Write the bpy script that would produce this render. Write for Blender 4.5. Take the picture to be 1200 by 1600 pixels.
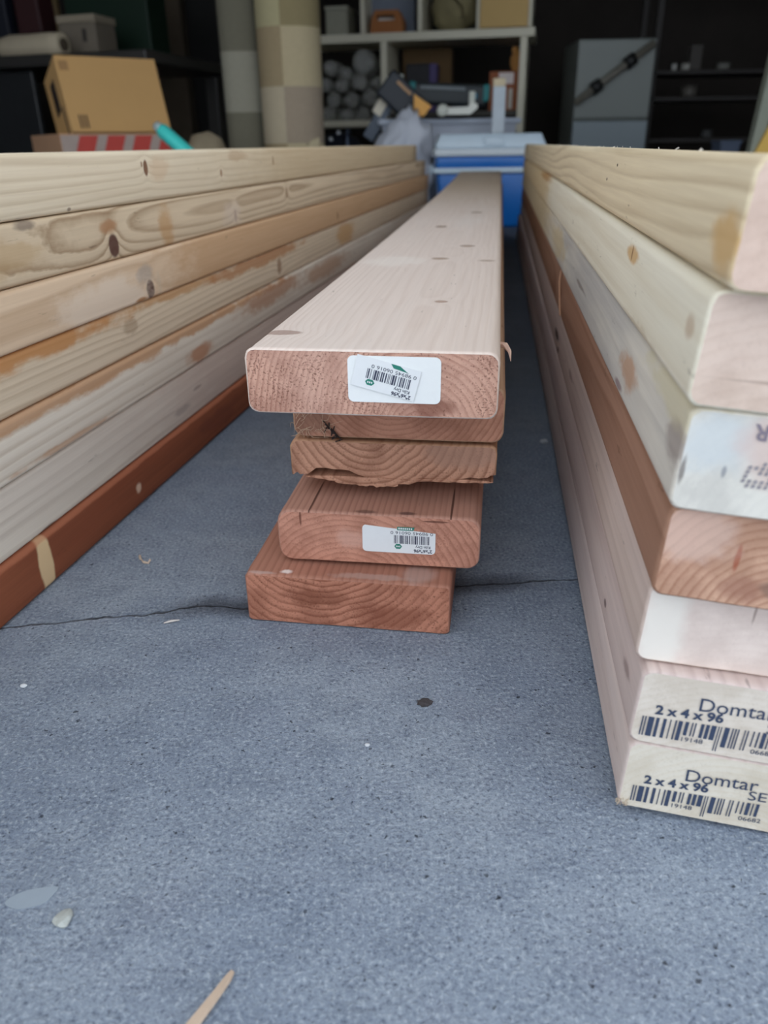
import bpy, bmesh, math, random
from mathutils import Vector, Matrix, noise as mnoise
random.seed(7)
for o in list(bpy.data.objects): bpy.data.objects.remove(o)
S = bpy.context.scene; COL = S.collection

# ------------------------------------------------------------------ camera
F_PX, PITCH, ROLL, CAM_H = 1198.4, 0.4468, 0.0144, 0.2977      # for a 1200 x 1600 frame
_F = Vector((0, math.cos(PITCH), -math.sin(PITCH))); _R0 = Vector((1, 0, 0))
_D0 = Vector((0, -math.sin(PITCH), -math.cos(PITCH)))
_R = _R0*math.cos(ROLL) + _D0*math.sin(ROLL); _D = -_R0*math.sin(ROLL) + _D0*math.cos(ROLL)
cd = bpy.data.cameras.new('camera'); cam = bpy.data.objects.new('camera', cd); COL.objects.link(cam)
M = Matrix((( _R.x, -_D.x, -_F.x, 0), (_R.y, -_D.y, -_F.y, 0), (_R.z, -_D.z, -_F.z, CAM_H), (0, 0, 0, 1)))
cam.matrix_world = M
cd.sensor_fit = 'VERTICAL'; cd.sensor_height = 36; cd.lens = F_PX/1600*36; cd.clip_start = .01
cd.dof.use_dof = True; cd.dof.focus_distance = .46; cd.dof.aperture_fstop = 8.5
S.camera = cam

def at(u, v, Y):                       # the point seen at pixel (u, v) at the distance Y into the garage
    r = _F + _R*((u-600)/F_PX) + _D*((v-800)/F_PX)
    return Vector((0, 0, CAM_H)) + r*(Y/r.y)
def onz(u, v, z):                      # the point seen at pixel (u, v) at the height z
    r = _F + _R*((u-600)/F_PX) + _D*((v-800)/F_PX)
    return Vector((0, 0, CAM_H)) + r*((z-CAM_H)/r.z)

# ------------------------------------------------------------------ light: open overcast sky outside the garage door
w = bpy.data.worlds.new('sky'); S.world = w; w.use_nodes = True
bg = w.node_tree.nodes['Background']; bg.inputs[0].default_value = (.85, .92, 1.0, 1); bg.inputs[1].default_value = 1.0
S.view_settings.view_transform = 'Standard'; S.view_settings.look = 'None'
S.view_settings.gamma = 1; S.view_settings.use_curve_mapping = False
S.view_settings.exposure = 0.92

# ------------------------------------------------------------------ node helpers
def lin(c):
    return tuple((x/255/12.92 if x/255 <= .04045 else ((x/255+.055)/1.055)**2.4) for x in c) + (1,)
class NT:
    def __init__(s, name):
        s.m = bpy.data.materials.new(name); s.m.use_nodes = True; s.t = s.m.node_tree
        s.b = s.t.nodes['Principled BSDF']
    def n(s, typ, **kw):
        x = s.t.nodes.new('ShaderNode'+typ)
        for k, v in kw.items(): setattr(x, k, v)
        return x
    def put(s, sock, v):
        if isinstance(v, bpy.types.NodeSocket): s.t.links.new(v, sock)
        else: sock.default_value = v
    def math(s, op, a, b=0.0, clamp=False):
        x = s.n('Math', operation=op, use_clamp=clamp); s.put(x.inputs[0], a); s.put(x.inputs[1], b); return x.outputs[0]
    def vm(s, op, a, b=None):
        x = s.n('VectorMath', operation=op); s.put(x.inputs[0], a)
        if b is not None: s.put(x.inputs[1], b)
        return x.outputs['Value'] if op == 'LENGTH' else x.outputs[0]
    def mix(s, f, a, b, blend='MIX'):
        x = s.n('Mix', data_type='RGBA', blend_type=blend); s.put(x.inputs[0], f); s.put(x.inputs[6], a); s.put(x.inputs[7], b); return x.outputs[2]
    def noise(s, vec, scale, detail=2, rough=.5, col=False):
        x = s.n('TexNoise'); s.put(x.inputs['Vector'], vec); x.inputs['Scale'].default_value = scale
        x.inputs['Detail'].default_value = detail; x.inputs['Roughness'].default_value = rough
        return x.outputs['Color' if col else 'Fac']
    def step(s, v, a, b, o0=0.0, o1=1.0):
        x = s.n('MapRange', interpolation_type='SMOOTHSTEP'); s.put(x.inputs[0], v)
        for i, q in enumerate((a, b, o0, o1)): s.put(x.inputs[i+1], q)
        return x.outputs[0]
    def ramp(s, v, pts):
        x = s.n('ValToRGB'); s.put(x.inputs[0], v); e = x.color_ramp.elements
        while len(e) < len(pts): e.new(.5)
        for el, (p, c) in zip(e, pts): el.position = p; el.color = c if len(c) == 4 else tuple(c)+(1,)
        return x.outputs[0]
    def bump(s, h, strength, dist, prev=None):
        x = s.n('Bump'); x.inputs['Strength'].default_value = strength; x.inputs['Distance'].default_value = dist
        s.put(x.inputs['Height'], h)
        if prev is not None: s.put(x.inputs['Normal'], prev)
        return x.outputs[0]
    def done(s, color, rough=.7, normal=None, **kw):
        s.put(s.b.inputs['Base Color'], color); s.put(s.b.inputs['Roughness'], rough)
        if normal is not None: s.put(s.b.inputs['Normal'], normal)
        for k, v in kw.items(): s.put(s.b.inputs[k.replace('_', ' ')], v)
        return s.m
_cache = {}
def flat(c, rough=.6, var=.12, scale=30, bump=0, name=None, **kw):     # plain surface with a little noise variation
    key = (c, rough, var, scale, bump, tuple(kw.items()))
    if key in _cache: return _cache[key]
    t = NT(name or 'surface'); P = t.n('TexCoord').outputs['Object']
    n = t.noise(P, scale, 4, .6); k = lin(c)
    a = tuple(x*(1-var) for x in k[:3])+(1,); b = tuple(min(1, x*(1+var)) for x in k[:3])+(1,)
    m = t.done(t.mix(n, a, b), rough, t.bump(n, .3, bump) if bump else None, **kw)
    _cache[key] = m; return m

def wood(name, light, dark, pith=(.05, -.03), ring=.0045, contrast=.6, spots=(), end=None, seed=0, tint=None, tintamt=.4, warp=.006, fibre=.22, fade=None):
    """solid wood: growth rings about a pith line along the board's length give both the side grain and the end grain.
    spots: (centre, radii, colour, strength, edge noise, grain bend)"""
    t = NT(name); P0 = t.n('TexCoord').outputs['Object']
    P = t.vm('ADD', P0, (seed*1.37, seed*2.11, seed*.73))
    wn = t.vm('SUBTRACT', t.noise(t.vm('MULTIPLY', P, (9, 1.1, 9)), 1, 2, col=True), (.5, .5, .5))
    Q = t.vm('ADD', P0, t.vm('MULTIPLY', wn, (warp*4, 0, warp*4)))
    sx = t.n('SeparateXYZ'); t.put(sx.inputs[0], Q)
    dx = t.math('SUBTRACT', sx.outputs[0], pith[0]); dz = t.math('SUBTRACT', sx.outputs[2], pith[1])
    r = t.math('SQRT', t.math('ADD', t.math('MULTIPLY', dx, dx), t.math('MULTIPLY', dz, dz)))
    masks = []; W3 = t.vm('SUBTRACT', t.noise(t.vm('MULTIPLY', P, (1, .5, 1)), 55, 3, .6, col=True), (.5, .5, .5))
    edge = t.math('SUBTRACT', t.noise(t.vm('MULTIPLY', P, (1, .35, 1)), 70, 4, .65), .5)
    for c, rad, colr, st, en, bend in spots:
        d = t.vm('LENGTH', t.vm('MULTIPLY', t.vm('SUBTRACT', t.vm('ADD', P0, t.vm('MULTIPLY', W3, (en*.9*min(rad[0], .03), en*2.2*rad[1], en*2.2*rad[2]))), c), tuple(1/max(q, 1e-4) for q in rad)))
        if bend:
            g = t.math('DIVIDE', bend, t.math('ADD', 1.0, t.math('MULTIPLY', t.math('MULTIPLY', d, d), .35)))
            r = t.math('ADD', r, g)
        dd = t.math('ADD', d, t.math('MULTIPLY', edge, en*2.2))
        masks.append((t.step(dd, 1.12 if en < .3 else 1.25, .8 if en < .3 else .55, 0, st), colr, dd))
    q = t.math('DIVIDE', r, ring)
    q = t.math('ADD', q, t.math('MULTIPLY', t.noise(t.vm('MULTIPLY', P, (60, 2.5, 60)), 1, 2), .8))
    f = t.math('FRACT', q)
    v = t.ramp(f, [(0, (.05,)*3), (.45, (.2,)*3), (.82, (1,)*3), (.93, (.5,)*3), (1, (.05,)*3)])
    # rings fade in and out over the board
    amp = t.step(t.noise(t.vm('MULTIPLY', P, (14, 2, 14)), 1, 2), .3, .7, .55, 1.0)
    v2 = t.math('MULTIPLY', v, t.math('MULTIPLY', amp, contrast))
    base = t.mix(v2, lin(light), lin(dark))
    if tint:
        tn = t.step(t.noise(t.vm('MULTIPLY', P, (11, 1.6, 11)), 1, 4, .6), .42, .68, 0, tintamt)
        base = t.mix(tn, base, lin(tint))
    if fade:                                    # colour change along the length: (y0, y1, colour, amount)
        sy = t.n('SeparateXYZ'); t.put(sy.inputs[0], P0)
        base = t.mix(t.step(t.math('ADD', sy.outputs[1], t.math('MULTIPLY', edge, .3)), fade[0], fade[1], 0, fade[3]), base, lin(fade[2]))
    if end:
        fib = t.noise(P, 900, 3, .7); speck = t.noise(P, 800, 3, .6)
        pit = t.step(t.math('ADD', speck, t.math('MULTIPLY', t.math('SUBTRACT', t.noise(P, 60, 2), .5), .25)), .34, .44, 1, 0)
        base = t.mix(t.math('MULTIPLY', pit, .7*end), base, tuple(x*.55 for x in lin(dark)[:3])+(1,))
        base = t.mix(t.step(t.noise(P, 45, 4, .6), .40, .66, 0, .4), base, tuple(x*.8 for x in lin(dark)[:3])+(1,))
        base = t.mix(t.math('MULTIPLY', t.step(fib, .55, .75), .45*end), base, tuple(min(1, x*1.25) for x in lin(light)[:3])+(1,))
        h = t.math('ADD', t.math('MULTIPLY', fib, .6), t.math('ADD', t.math('MULTIPLY', v, -.14), t.math('MULTIPLY', pit, -.8)))
        bmp = t.bump(h, .55*end, .0007)
    else:
        fib = t.noise(t.vm('MULTIPLY', P, (420, 9, 420)), 1, 3, .6)
        base = t.mix(fibre, base, t.mix(fib, tuple(x*.55 for x in lin(dark)[:3])+(1,), tuple(min(1, x*1.3) for x in lin(light)[:3])+(1,)))
        speck = t.step(t.noise(t.vm('MULTIPLY', P, (150, 26, 150)), 1, 3, .7), .66, .76, 0, .45)
        base = t.mix(speck, base, tuple(x*.30 for x in lin(dark)[:3])+(1,))
        bmp = t.bump(t.math('ADD', t.math('MULTIPLY', v, -.5), fib), .22, .0005)
    for mk, colr, dd in masks: base = t.mix(mk, base, lin(colr))
    return t.done(base, .78, bmp, Specular_IOR_Level=.2)

# ------------------------------------------------------------------ mesh helpers
def tag(o, label=None, cat=None, group=None, kind=None):
    if label: o['label'] = label
    if cat: o['category'] = cat
    if group: o['group'] = group
    if kind: o['kind'] = kind
    return o
def empty(name, loc, rz=0, label=None, cat=None, group=None):
    o = bpy.data.objects.new(name, None); COL.objects.link(o); o.location = loc; o.rotation_euler = (0, 0, rz)
    o.empty_display_size = .02
    return tag(o, label, cat, group)
def link(name, bm, mat, parent=None, smooth=False, loc=None, rot=None):
    me = bpy.data.meshes.new(name); bmesh.ops.recalc_face_normals(bm, faces=bm.faces); bm.to_mesh(me); bm.free()
    for m in (mat if isinstance(mat, (list, tuple)) else [mat]): me.materials.append(m)
    if smooth:
        for p in me.polygons: p.use_smooth = True
    o = bpy.data.objects.new(name, me); COL.objects.link(o)
    if parent: o.parent = parent
    if loc is not None: o.location = loc
    if rot is not None: o.rotation_euler = rot
    return o
def bx(bm, c, s, bev=0, taper=1.0, mat=0, rot=None, seg=2):        # a box, bevelled; taper scales its bottom
    vs = []
    for z in (-.5, .5):
        k = taper if z < 0 else 1
        for x, y in ((-.5, -.5), (.5, -.5), (.5, .5), (-.5, .5)):
            v = Vector((x*s[0]*k, y*s[1]*k, z*s[2]))
            if rot: v = rot @ v
            vs.append(bm.verts.new(v + Vector(c)))
    fs = [bm.faces.new([vs[i] for i in q]) for q in ((3, 2, 1, 0), (4, 5, 6, 7), (0, 1, 5, 4), (1, 2, 6, 5), (2, 3, 7, 6), (3, 0, 4, 7))]
    for f in fs: f.material_index = mat
    if bev:
        ed = list({e for f in fs for e in f.edges})
        r = bmesh.ops.bevel(bm, geom=ed, offset=bev, segments=seg, affect='EDGES', profile=.5)
        for f in r['faces']: f.material_index = mat
    return bm
def B(c, s, bev=0, **k): return bx(bmesh.new(), c, s, bev, **k)
def lathe(bm, prof, n=16, c=(0, 0, 0), rot=None):
    rings = []
    for r, z in prof:
        ring = []
        for i in range(n):
            a = 2*math.pi*i/n; v = Vector((r*math.cos(a), r*math.sin(a), z))
            if rot: v = rot @ v
            ring.append(bm.verts.new(v+Vector(c)))
        rings.append(ring)
    for a, b in zip(rings, rings[1:]):
        for i in range(n): bm.faces.new((a[i], a[(i+1) % n], b[(i+1) % n], b[i]))
    bm.faces.new(rings[0][::-1]); bm.faces.new(rings[-1])
    return bm
def tube(bm, pts, rad, n=6):
    pts = [Vector(p) for p in pts]; rings = []
    for i, p in enumerate(pts):
        d = (pts[min(i+1, len(pts)-1)] - pts[max(i-1, 0)]).normalized()
        a = d.orthogonal().normalized(); b = d.cross(a)
        rr = rad(i/(len(pts)-1)) if callable(rad) else rad
        rings.append([bm.verts.new(p + a*rr*math.cos(2*math.pi*k/n) + b*rr*math.sin(2*math.pi*k/n)) for k in range(n)])
    for u, v in zip(rings, rings[1:]):
        for k in range(n): bm.faces.new((u[k], u[(k+1) % n], v[(k+1) % n], v[k]))
    bm.faces.new(rings[0][::-1]); bm.faces.new(rings[-1])
    return bm
def blob(bm, c, s, sub=3, amp=.15, freq=3, seed=0):
    r = bmesh.ops.create_icosphere(bm, subdivisions=sub, radius=1)
    for v in r['verts']:
        k = 1 + amp*mnoise.noise(v.co*freq + Vector((seed*3.1, seed*1.7, seed)))
        v.co = Vector((v.co.x*s[0]*k, v.co.y*s[1]*k, v.co.z*s[2]*k)) + Vector(c)
    return bm
def poly(bm, pts, th=None, mat=0):       # a flat polygon, or a prism when th (a vector) is given
    a = [bm.verts.new(p) for p in pts]; f = bm.faces.new(a); f.material_index = mat
    if th is not None:
        b = [bm.verts.new(Vector(p)+Vector(th)) for p in pts]; bm.faces.new(b[::-1]).material_index = mat
        for i in range(len(a)):
            j = (i+1) % len(a); bm.faces.new((a[i], b[i], b[j], a[j])).material_index = mat
    return bm
def text(name, s, size, mat, parent, loc, rot, sx=1.0, bold=0.0, align='LEFT', space=1.0, shear=0):
    cu = bpy.data.curves.new(name, 'FONT'); cu.body = s; cu.size = size; cu.offset = bold; cu.align_x = align
    cu.space_character = space; cu.shear = shear; cu.resolution_u = 3
    tmp = bpy.data.objects.new('tmp', cu); COL.objects.link(tmp)
    me = bpy.data.meshes.new_from_object(tmp.evaluated_get(bpy.context.evaluated_depsgraph_get()))
    bpy.data.objects.remove(tmp); bpy.data.curves.remove(cu)
    for v in me.vertices: v.co.x *= sx
    me.materials.clear(); me.materials.append(mat)
    o = bpy.data.objects.new(name, me); COL.objects.link(o); o.parent = parent; o.location = loc; o.rotation_euler = rot
    return o

# ------------------------------------------------------------------ the setting
def floor_material():
    t = NT('concrete'); P = t.n('TexCoord').outputs['Object']
    big = t.noise(P, 5, 4, .6); mid = t.noise(P, 38, 4, .65); fine = t.noise(P, 420, 5, .72); grit = t.noise(P, 700, 2)
    c = t.mix(t.step(big, .32, .68), lin((136, 149, 168)), lin((162, 173, 187)))
    c = t.mix(t.step(mid, .40, .70, 0, .55), c, lin((124, 136, 154)))
    c = t.mix(t.step(t.noise(P, 16, 3, .6), .52, .70, 0, .4), c, lin((136, 144, 162)))
    c = t.mix(t.step(fine, .50, .68, 0, .65), c, lin((206, 216, 226)))
    c = t.mix(t.step(fine, .465, .34, 0, .75), c, lin((76, 86, 106)))  # specks of grain, with shading of the relief put into the colour
    vfine = t.noise(P, 760, 3, .7); c = t.mix(t.step(vfine, .44, .30, 0, .6), c, lin((66, 72, 90)))
    fl = t.noise(P, 260, 2, .5); hole = t.math('MULTIPLY', t.step(fl, .34, .26), t.step(t.noise(P, 24, 2), .42, .60))
    c = t.mix(t.math('MULTIPLY', hole, .8), c, lin((46, 50, 62)))
    # the crack that runs under the middle stack, with dirt along it
    sx = t.n('SeparateXYZ'); t.put(sx.inputs[0], P); X, Yv = sx.outputs[0], sx.outputs[1]
    fc = t.n('FloatCurve'); cur = fc.mapping.curves[0]
    pts = [(-.30, .440), (-.25, .447), (-.204, .4555), (-.1645, .4600), (-.126, .4700), (-.0994, .4655), (-.03, .478), (.0542, .4920), (.0953, .4955), (.1394, .4990), (.30, .507)]
    for i, (a, b) in enumerate(pts):
        q = ((a+.30)/.60, (b-.42)/.12)
        if i == 0: cur.points[0].location = q
        elif i == len(pts)-1: cur.points[-1].location = q
        else: cur.points.new(*q)
    fc.mapping.update()
    t.put(fc.inputs['Value'], t.math('DIVIDE', t.math('ADD', X, .30), .60, clamp=True))
    line = t.math('ADD', t.math('MULTIPLY', fc.outputs[0], .12), .42)
    dy = t.math('ABSOLUTE', t.math('ADD', t.math('SUBTRACT', Yv, line), t.math('MULTIPLY', t.math('SUBTRACT', t.noise(P, 90, 3), .5), .006)))
    crack = t.step(dy, .0016, .0003); within = t.math('MULTIPLY', t.step(X, -.29, -.24), t.step(X, .22, .12))
    crack = t.math('MULTIPLY', crack, within)
    dirt = t.math('MULTIPLY', t.math('MULTIPLY', t.step(t.math('ADD', dy, t.math('MULTIPLY', mid, -.006)), .016, -.001), within), t.step(t.math('ABSOLUTE', t.math('ADD', X, .02)), .16, .10))
    c = t.mix(t.math('MULTIPLY', dirt, .7), c, lin((58, 58, 66)))
    c = t.mix(t.math('MULTIPLY', crack, t.step(mid, .3, .6, .75, .3)), c, lin((44, 44, 50)))
    # shade between and behind the stacks, put into the slab colour further in
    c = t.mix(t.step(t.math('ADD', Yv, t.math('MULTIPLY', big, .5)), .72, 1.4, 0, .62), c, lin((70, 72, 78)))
    h = t.math('ADD', t.math('MULTIPLY', fine, 1.0), t.math('ADD', t.math('MULTIPLY', vfine, .6), t.math('MULTIPLY', hole, -1.0)))
    h = t.math('ADD', h, t.math('MULTIPLY', crack, -2.0))
    nb = t.bump(h, 1.0, .0017)
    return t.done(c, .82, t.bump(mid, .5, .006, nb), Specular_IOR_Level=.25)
bm = bmesh.new(); bmesh.ops.create_grid(bm, x_segments=4, y_segments=8, size=1)
for v in bm.verts: v.co = Vector((v.co.x*4, v.co.y*5.75 - .25, 0))
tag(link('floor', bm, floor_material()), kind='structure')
WX0, WX1, WY0, WY1, WZ = -2.7, 2.7, .75, 5.5, 2.3
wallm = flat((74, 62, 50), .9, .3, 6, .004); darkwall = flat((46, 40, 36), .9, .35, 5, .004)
tag(link('wall_left', B((WX0-.06, (WY0+WY1)/2, WZ/2), (.12, WY1-WY0, WZ)), wallm), kind='structure')
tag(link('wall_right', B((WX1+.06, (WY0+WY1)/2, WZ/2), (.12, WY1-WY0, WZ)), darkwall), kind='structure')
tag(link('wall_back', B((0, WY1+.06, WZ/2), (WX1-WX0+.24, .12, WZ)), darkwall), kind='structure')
tag(link('ceiling', B((0, (WY0+WY1)/2, WZ+.06), (WX1-WX0+.24, WY1-WY0+.12, .12)), wallm), kind='structure')
tag(link('trim_1', B((0, WY0+.06, WZ-.15), (WX1-WX0-.002, .12, .3), .01), wallm), kind='structure')
a = at(262, 100, 5.3); post = flat((92, 80, 66), .9, .25, 14, .003)
tag(link('trim_2', B((a.x, 5.38, WZ/2-.01), (.22, .2, WZ-.03), .012), post), kind='structure')
a = at(312, 100, 5.45)
d1 = tag(link('door_1', B((a.x+.06, 5.47, 1.02), (.36, .05, 2.02), .004), flat((16, 14, 14), .7)), kind='structure')
link('door_handle', lathe(bmesh.new(), [(.012, 0), (.012, .04), (.026, .045), (.028, .065), (.018, .075)], 14, (a.x+.19, 5.445, 1.0), Matrix.Rotation(math.pi/2, 3, 'X')), flat((120, 112, 96), .35, Metallic=.8), d1, True)

# ------------------------------------------------------------------ the timber
def board(name, W, T, L, mats, o, yaw, label, group=None, tilt=0, skew=0, bow=(0, 0), r=.0045, rag=None, shear=0, seed=0, gaps=None):
    """one sawn board; its origin is the near lower left corner, x its width, y its length, z its thickness"""
    prof = []; nx = 22 if rag else 7
    def arc(cx, cz, a0):
        for k in range(5):
            a = a0 + math.pi/2*k/4; prof.append((cx + r*math.cos(a), cz + r*math.sin(a)))
    arc(r, r, math.pi)
    prof += [(r+(W-2*r)*i/nx, 0) for i in range(1, nx)]
    arc(W-r, r, 1.5*math.pi); arc(W-r, T-r, 0)
    prof += [(W-r-(W-2*r)*i/nx, T) for i in range(1, nx)]
    arc(r, T-r, math.pi/2)
    ys = [0, .0009, .004, .012, .025, .045, .07, .10, .15, .22, .32] + [L*f for f in (.17, .22, .28, .35, .42, .5, .58, .66, .74, .82, .9, .96)] + [L-.001, L]
    ys = sorted(set(ys)); bm = bmesh.new(); rings = []
    for y in ys:
        ins = .0009 if y in (0, L) else 0
        ring = []
        for (x, z) in prof:
            kx, kz = x, z
            if ins: kx = W/2+(x-W/2)*(1-2*ins/W); kz = T/2+(z-T/2)*(1-2*ins/T)
            if y < .013:                                    # rough saw edge
                j = mnoise.noise(Vector((x*900, z*900, seed*7.7+y*300)))*.0005
                kx += j*(1 if x > W/2 else -1); kz += j*.8
            if rag: kz = rag(kx, y, kz)
            fade = max(0, 1-y/.3); zb = bow[0]*y + bow[1]*y*y
            ring.append(bm.verts.new((kx, y - math.tan(skew)*kx*fade - (T-z)*shear*fade, kz + zb)))
        rings.append(ring)
    n = len(prof)
    for a_, b_ in zip(rings, rings[1:]):
        for i in range(n): bm.faces.new((a_[i], a_[(i+1) % n], b_[(i+1) % n], b_[i])).smooth = True
    bm.faces.new(rings[0]).material_index = 1; bm.faces.new(rings[-1][::-1]).material_index = 1
    ob = link(name, bm, mats)
    ob.location = o; ob.rotation_euler = (0, tilt, -yaw)     # tilt about the length, then turned on the floor
    ob.rotation_mode = 'XYZ'
    return tag(ob, label, 'board', group)

YAW = .1437
def lat(s, l): return (math.sin(YAW)*s + math.cos(YAW)*l, math.cos(YAW)*s - math.sin(YAW)*l)

# ---- middle stack: five 2 x 6 boards
KNOT = (112, 84, 70)
B5side = wood('wood_pale_top', (230, 213, 202), (196, 170, 154), pith=(.085, -.016), ring=.0036, contrast=.32, seed=3, tint=(232, 222, 214), tintamt=.6, warp=.0035,
    fade=(.75, 1.9, (205, 180, 142), .65),  # light falling off towards the far end, put into the colour
    spots=[((.011, .040, .0368), (.0125, .0065, .012), (160, 132, 120), .75, .12, .006), ((.059, .70, .0368), (.008, .012, .01), (140, 112, 92), .9, .1, .005),
           ((.103, .483, .0368), (.0085, .008, .01), (140, 112, 92), .8, .25, .005), ((.081, .378, .0368), (.009, .008, .01), (158, 132, 112), .8, .1, .004),
           ((.126, .365, .0368), (.009, .006, .01), (158, 132, 112), .7, .3, .004), ((.098, .148, .0368), (.005, .005, .01), (170, 142, 126), .8, .1, .006),
           ((.100, .93, .0368), (.010, .014, .01), (146, 118, 96), .8, .2, .004), ((.04, .36, .0368), (.03, .035, .01), (238, 228, 218), .5, .5, 0)])
B5end = wood('end_grain_pink', (214, 170, 150), (150, 98, 82), pith=(.100, -.006), ring=.0032, contrast=.75, end=1.0, seed=4, tint=(206, 168, 152), tintamt=.55, warp=.006,
    spots=[((.106, 0, .006), (.012, .01, .006), (128, 82, 68), .7, .5, 0)])
b5 = board('timber_board', .1397, .0368, 2.44, [B5side, B5end], (-.0758, .4179, .1615), YAW, 'pale topmost wide board of the middle stack, white barcode sticker on its end',
           bow=(-.006, .00478), r=.0058, seed=1)
B4side = wood('wood_tan_second', (196, 160, 132), (150, 104, 80), pith=(.07, .05), ring=.004, seed=5)
B4end = wood('end_grain_smooth', (200, 148, 124), (140, 88, 68), pith=(.066, .045), ring=.0036, contrast=.65, end=.35, seed=6, warp=.002,
    spots=[((.010, 0, .014), (.016, .02, .018), (120, 92, 78), .55, .6, 0)])
b4 = board('timber_board', .1397, .0372, 2.44, [B4side, B4end], (-.0600, .4905, .1207), YAW, 'second board from top of the middle stack, frayed fibres at its left corner', bow=(-.006, .00478), r=.007, seed=2)
def ragged(x, y, z):
    if y > .13: return z
    k = 1-y/.13
    prof = .0145 + .0035*math.sin(x*47+.6) + .0022*mnoise.noise(Vector((x*170, y*60, 3)))
    if .045 < x < .082: prof -= .0025
    if x < .012: prof -= .004
    lo = prof*k**.6 + (.0012*mnoise.noise(Vector((x*400, y*90, 9))) if y < .1 else 0)*k
    return max(z, lo) if z < .02 else z
B3side = wood('wood_tan_torn', (198, 156, 126), (146, 98, 72), pith=(.05, .08), ring=.0045, seed=7)
B3end = wood('end_grain_weathered', (206, 158, 132), (128, 80, 60), pith=(.052, .056), ring=.0052, contrast=.95, end=.6, seed=8, warp=.006,
    spots=[((.12, 0, .034), (.028, .01, .012), (176, 140, 122), .6, .5, 0)])
b3 = board('timber_board', .1397, .038, 2.44, [B3side, B3end], (-.0633, .4905, .0803), YAW, 'middle board of the middle stack with torn splintered underside', rag=ragged, r=.005, seed=3)
B2side = wood('wood_redbrown_wide', (198, 152, 134), (122, 74, 62), pith=(-.3, .03), ring=.0042, contrast=.6, seed=9, tint=(178, 136, 120), warp=.004,
    spots=[((.022, .022, .0368), (.0008, .03, .01), (70, 40, 34), .8, .15, 0), ((.117, .02, .0368), (.0008, .03, .01), (70, 40, 34), .8, .15, 0),
           ((.06, .004, .0368), (.007, .003, .006), (92, 66, 62), .6, .4, 0), ((.088, .004, .0368), (.006, .003, .006), (84, 62, 62), .7, .3, 0)])
B2end = wood('end_grain_redbrown', (208, 152, 130), (142, 88, 70), pith=(.048, -.028), ring=.0043, contrast=.7, end=.55, seed=10, warp=.003,
    spots=[((.05, 0, .018), (.010, .01, .009), (208, 164, 148), .65, .6, 0), ((.016, 0, .033), (.0008, .01, .007), (90, 50, 40), .7, .1, 0), ((.107, 0, .034), (.009, .01, .0008), (84, 48, 40), .7, .1, 0)])
b2 = board('timber_board', .1366, .0372, 2.44, [B2side, B2end], (-.0722, .4655, .0402), YAW, 'reddish board second from the floor in middle stack, lower small barcode sticker on its end', r=.0085, seed=4)
B1side = wood('wood_red_bottom', (184, 132, 112), (112, 66, 54), pith=(-.25, .02), ring=.0050, contrast=.6, seed=11, tint=(150, 104, 88), tintamt=.6, warp=.004,
    spots=[((.028, .006, .037), (.0045, .003, .01), (236, 222, 216), .95, .9, 0), ((.010, .003, .037), (.012, .0022, .006), (196, 172, 164), .6, .8, 0), ((.088, .005, .037), (.03, .004, .006), (190, 162, 152), .55, .8, 0),
           ((.118, .012, .037), (.012, .012, .01), (190, 168, 160), .5, .5, 0)])
B1end = wood('end_grain_red', (194, 134, 110), (126, 72, 54), pith=(.055, .075), ring=.0048, contrast=.85, end=.7, seed=12, warp=.008,
    spots=[((.05, 0, .022), (.022, .01, .007), (116, 66, 48), .6, .7, 0), ((.104, 0, .012), (.026, .01, .010), (118, 64, 46), .55, .7, 0)])
b1 = board('timber_board', .1397, .0372, 2.44, [B1side, B1end], (-.0952, .4500, .0004), YAW, 'reddish brown bottom board of the middle stack resting on concrete', skew=.0134, r=.0035, seed=5)
# frayed fibres at the second board, torn strips under the middle one, a splinter and a split edge
bm = bmesh.new(); rr = random.Random(5)
for k in range(46):
    p = Vector((rr.uniform(.000, .026), -.0006, rr.uniform(.004, .036))); d = Vector((rr.uniform(-1, 1), -.2, rr.uniform(-.8, .7))); pts = [p.copy()]
    for q in range(6):
        d = (d + Vector((rr.uniform(-.9, .9), rr.uniform(-.25, .1), rr.uniform(-.9, .9)))*.55).normalized(); p = p + d*rr.uniform(.0015, .0034)
        p.y = max(min(p.y, -.0004), -.004); p.z = max(.001, min(p.z, .036)); p.x = max(-.001, p.x); pts.append(p.copy())
    tube(bm, pts, lambda f: .00022*(1-f*.7), 4)
tag(link('loose_fibres', bm, flat((206, 178, 152), .8), b4), 'pale frayed wood fibres', kind='stuff')
bm = bmesh.new()
for k in range(9):
    pts = []; x0 = .022+k*.0012; 
    tube(bm, [(x0+rr.uniform(-.004, .004), -.0012, .012-.0012*k), (x0+.002, -.0025, .009-.0012*k), (x0+rr.uniform(-.003, .006), -.0015, .004-.0008*k)], .0005, 4)
link('dark_knot', bm, flat((44, 32, 30), .8), b4)
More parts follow.
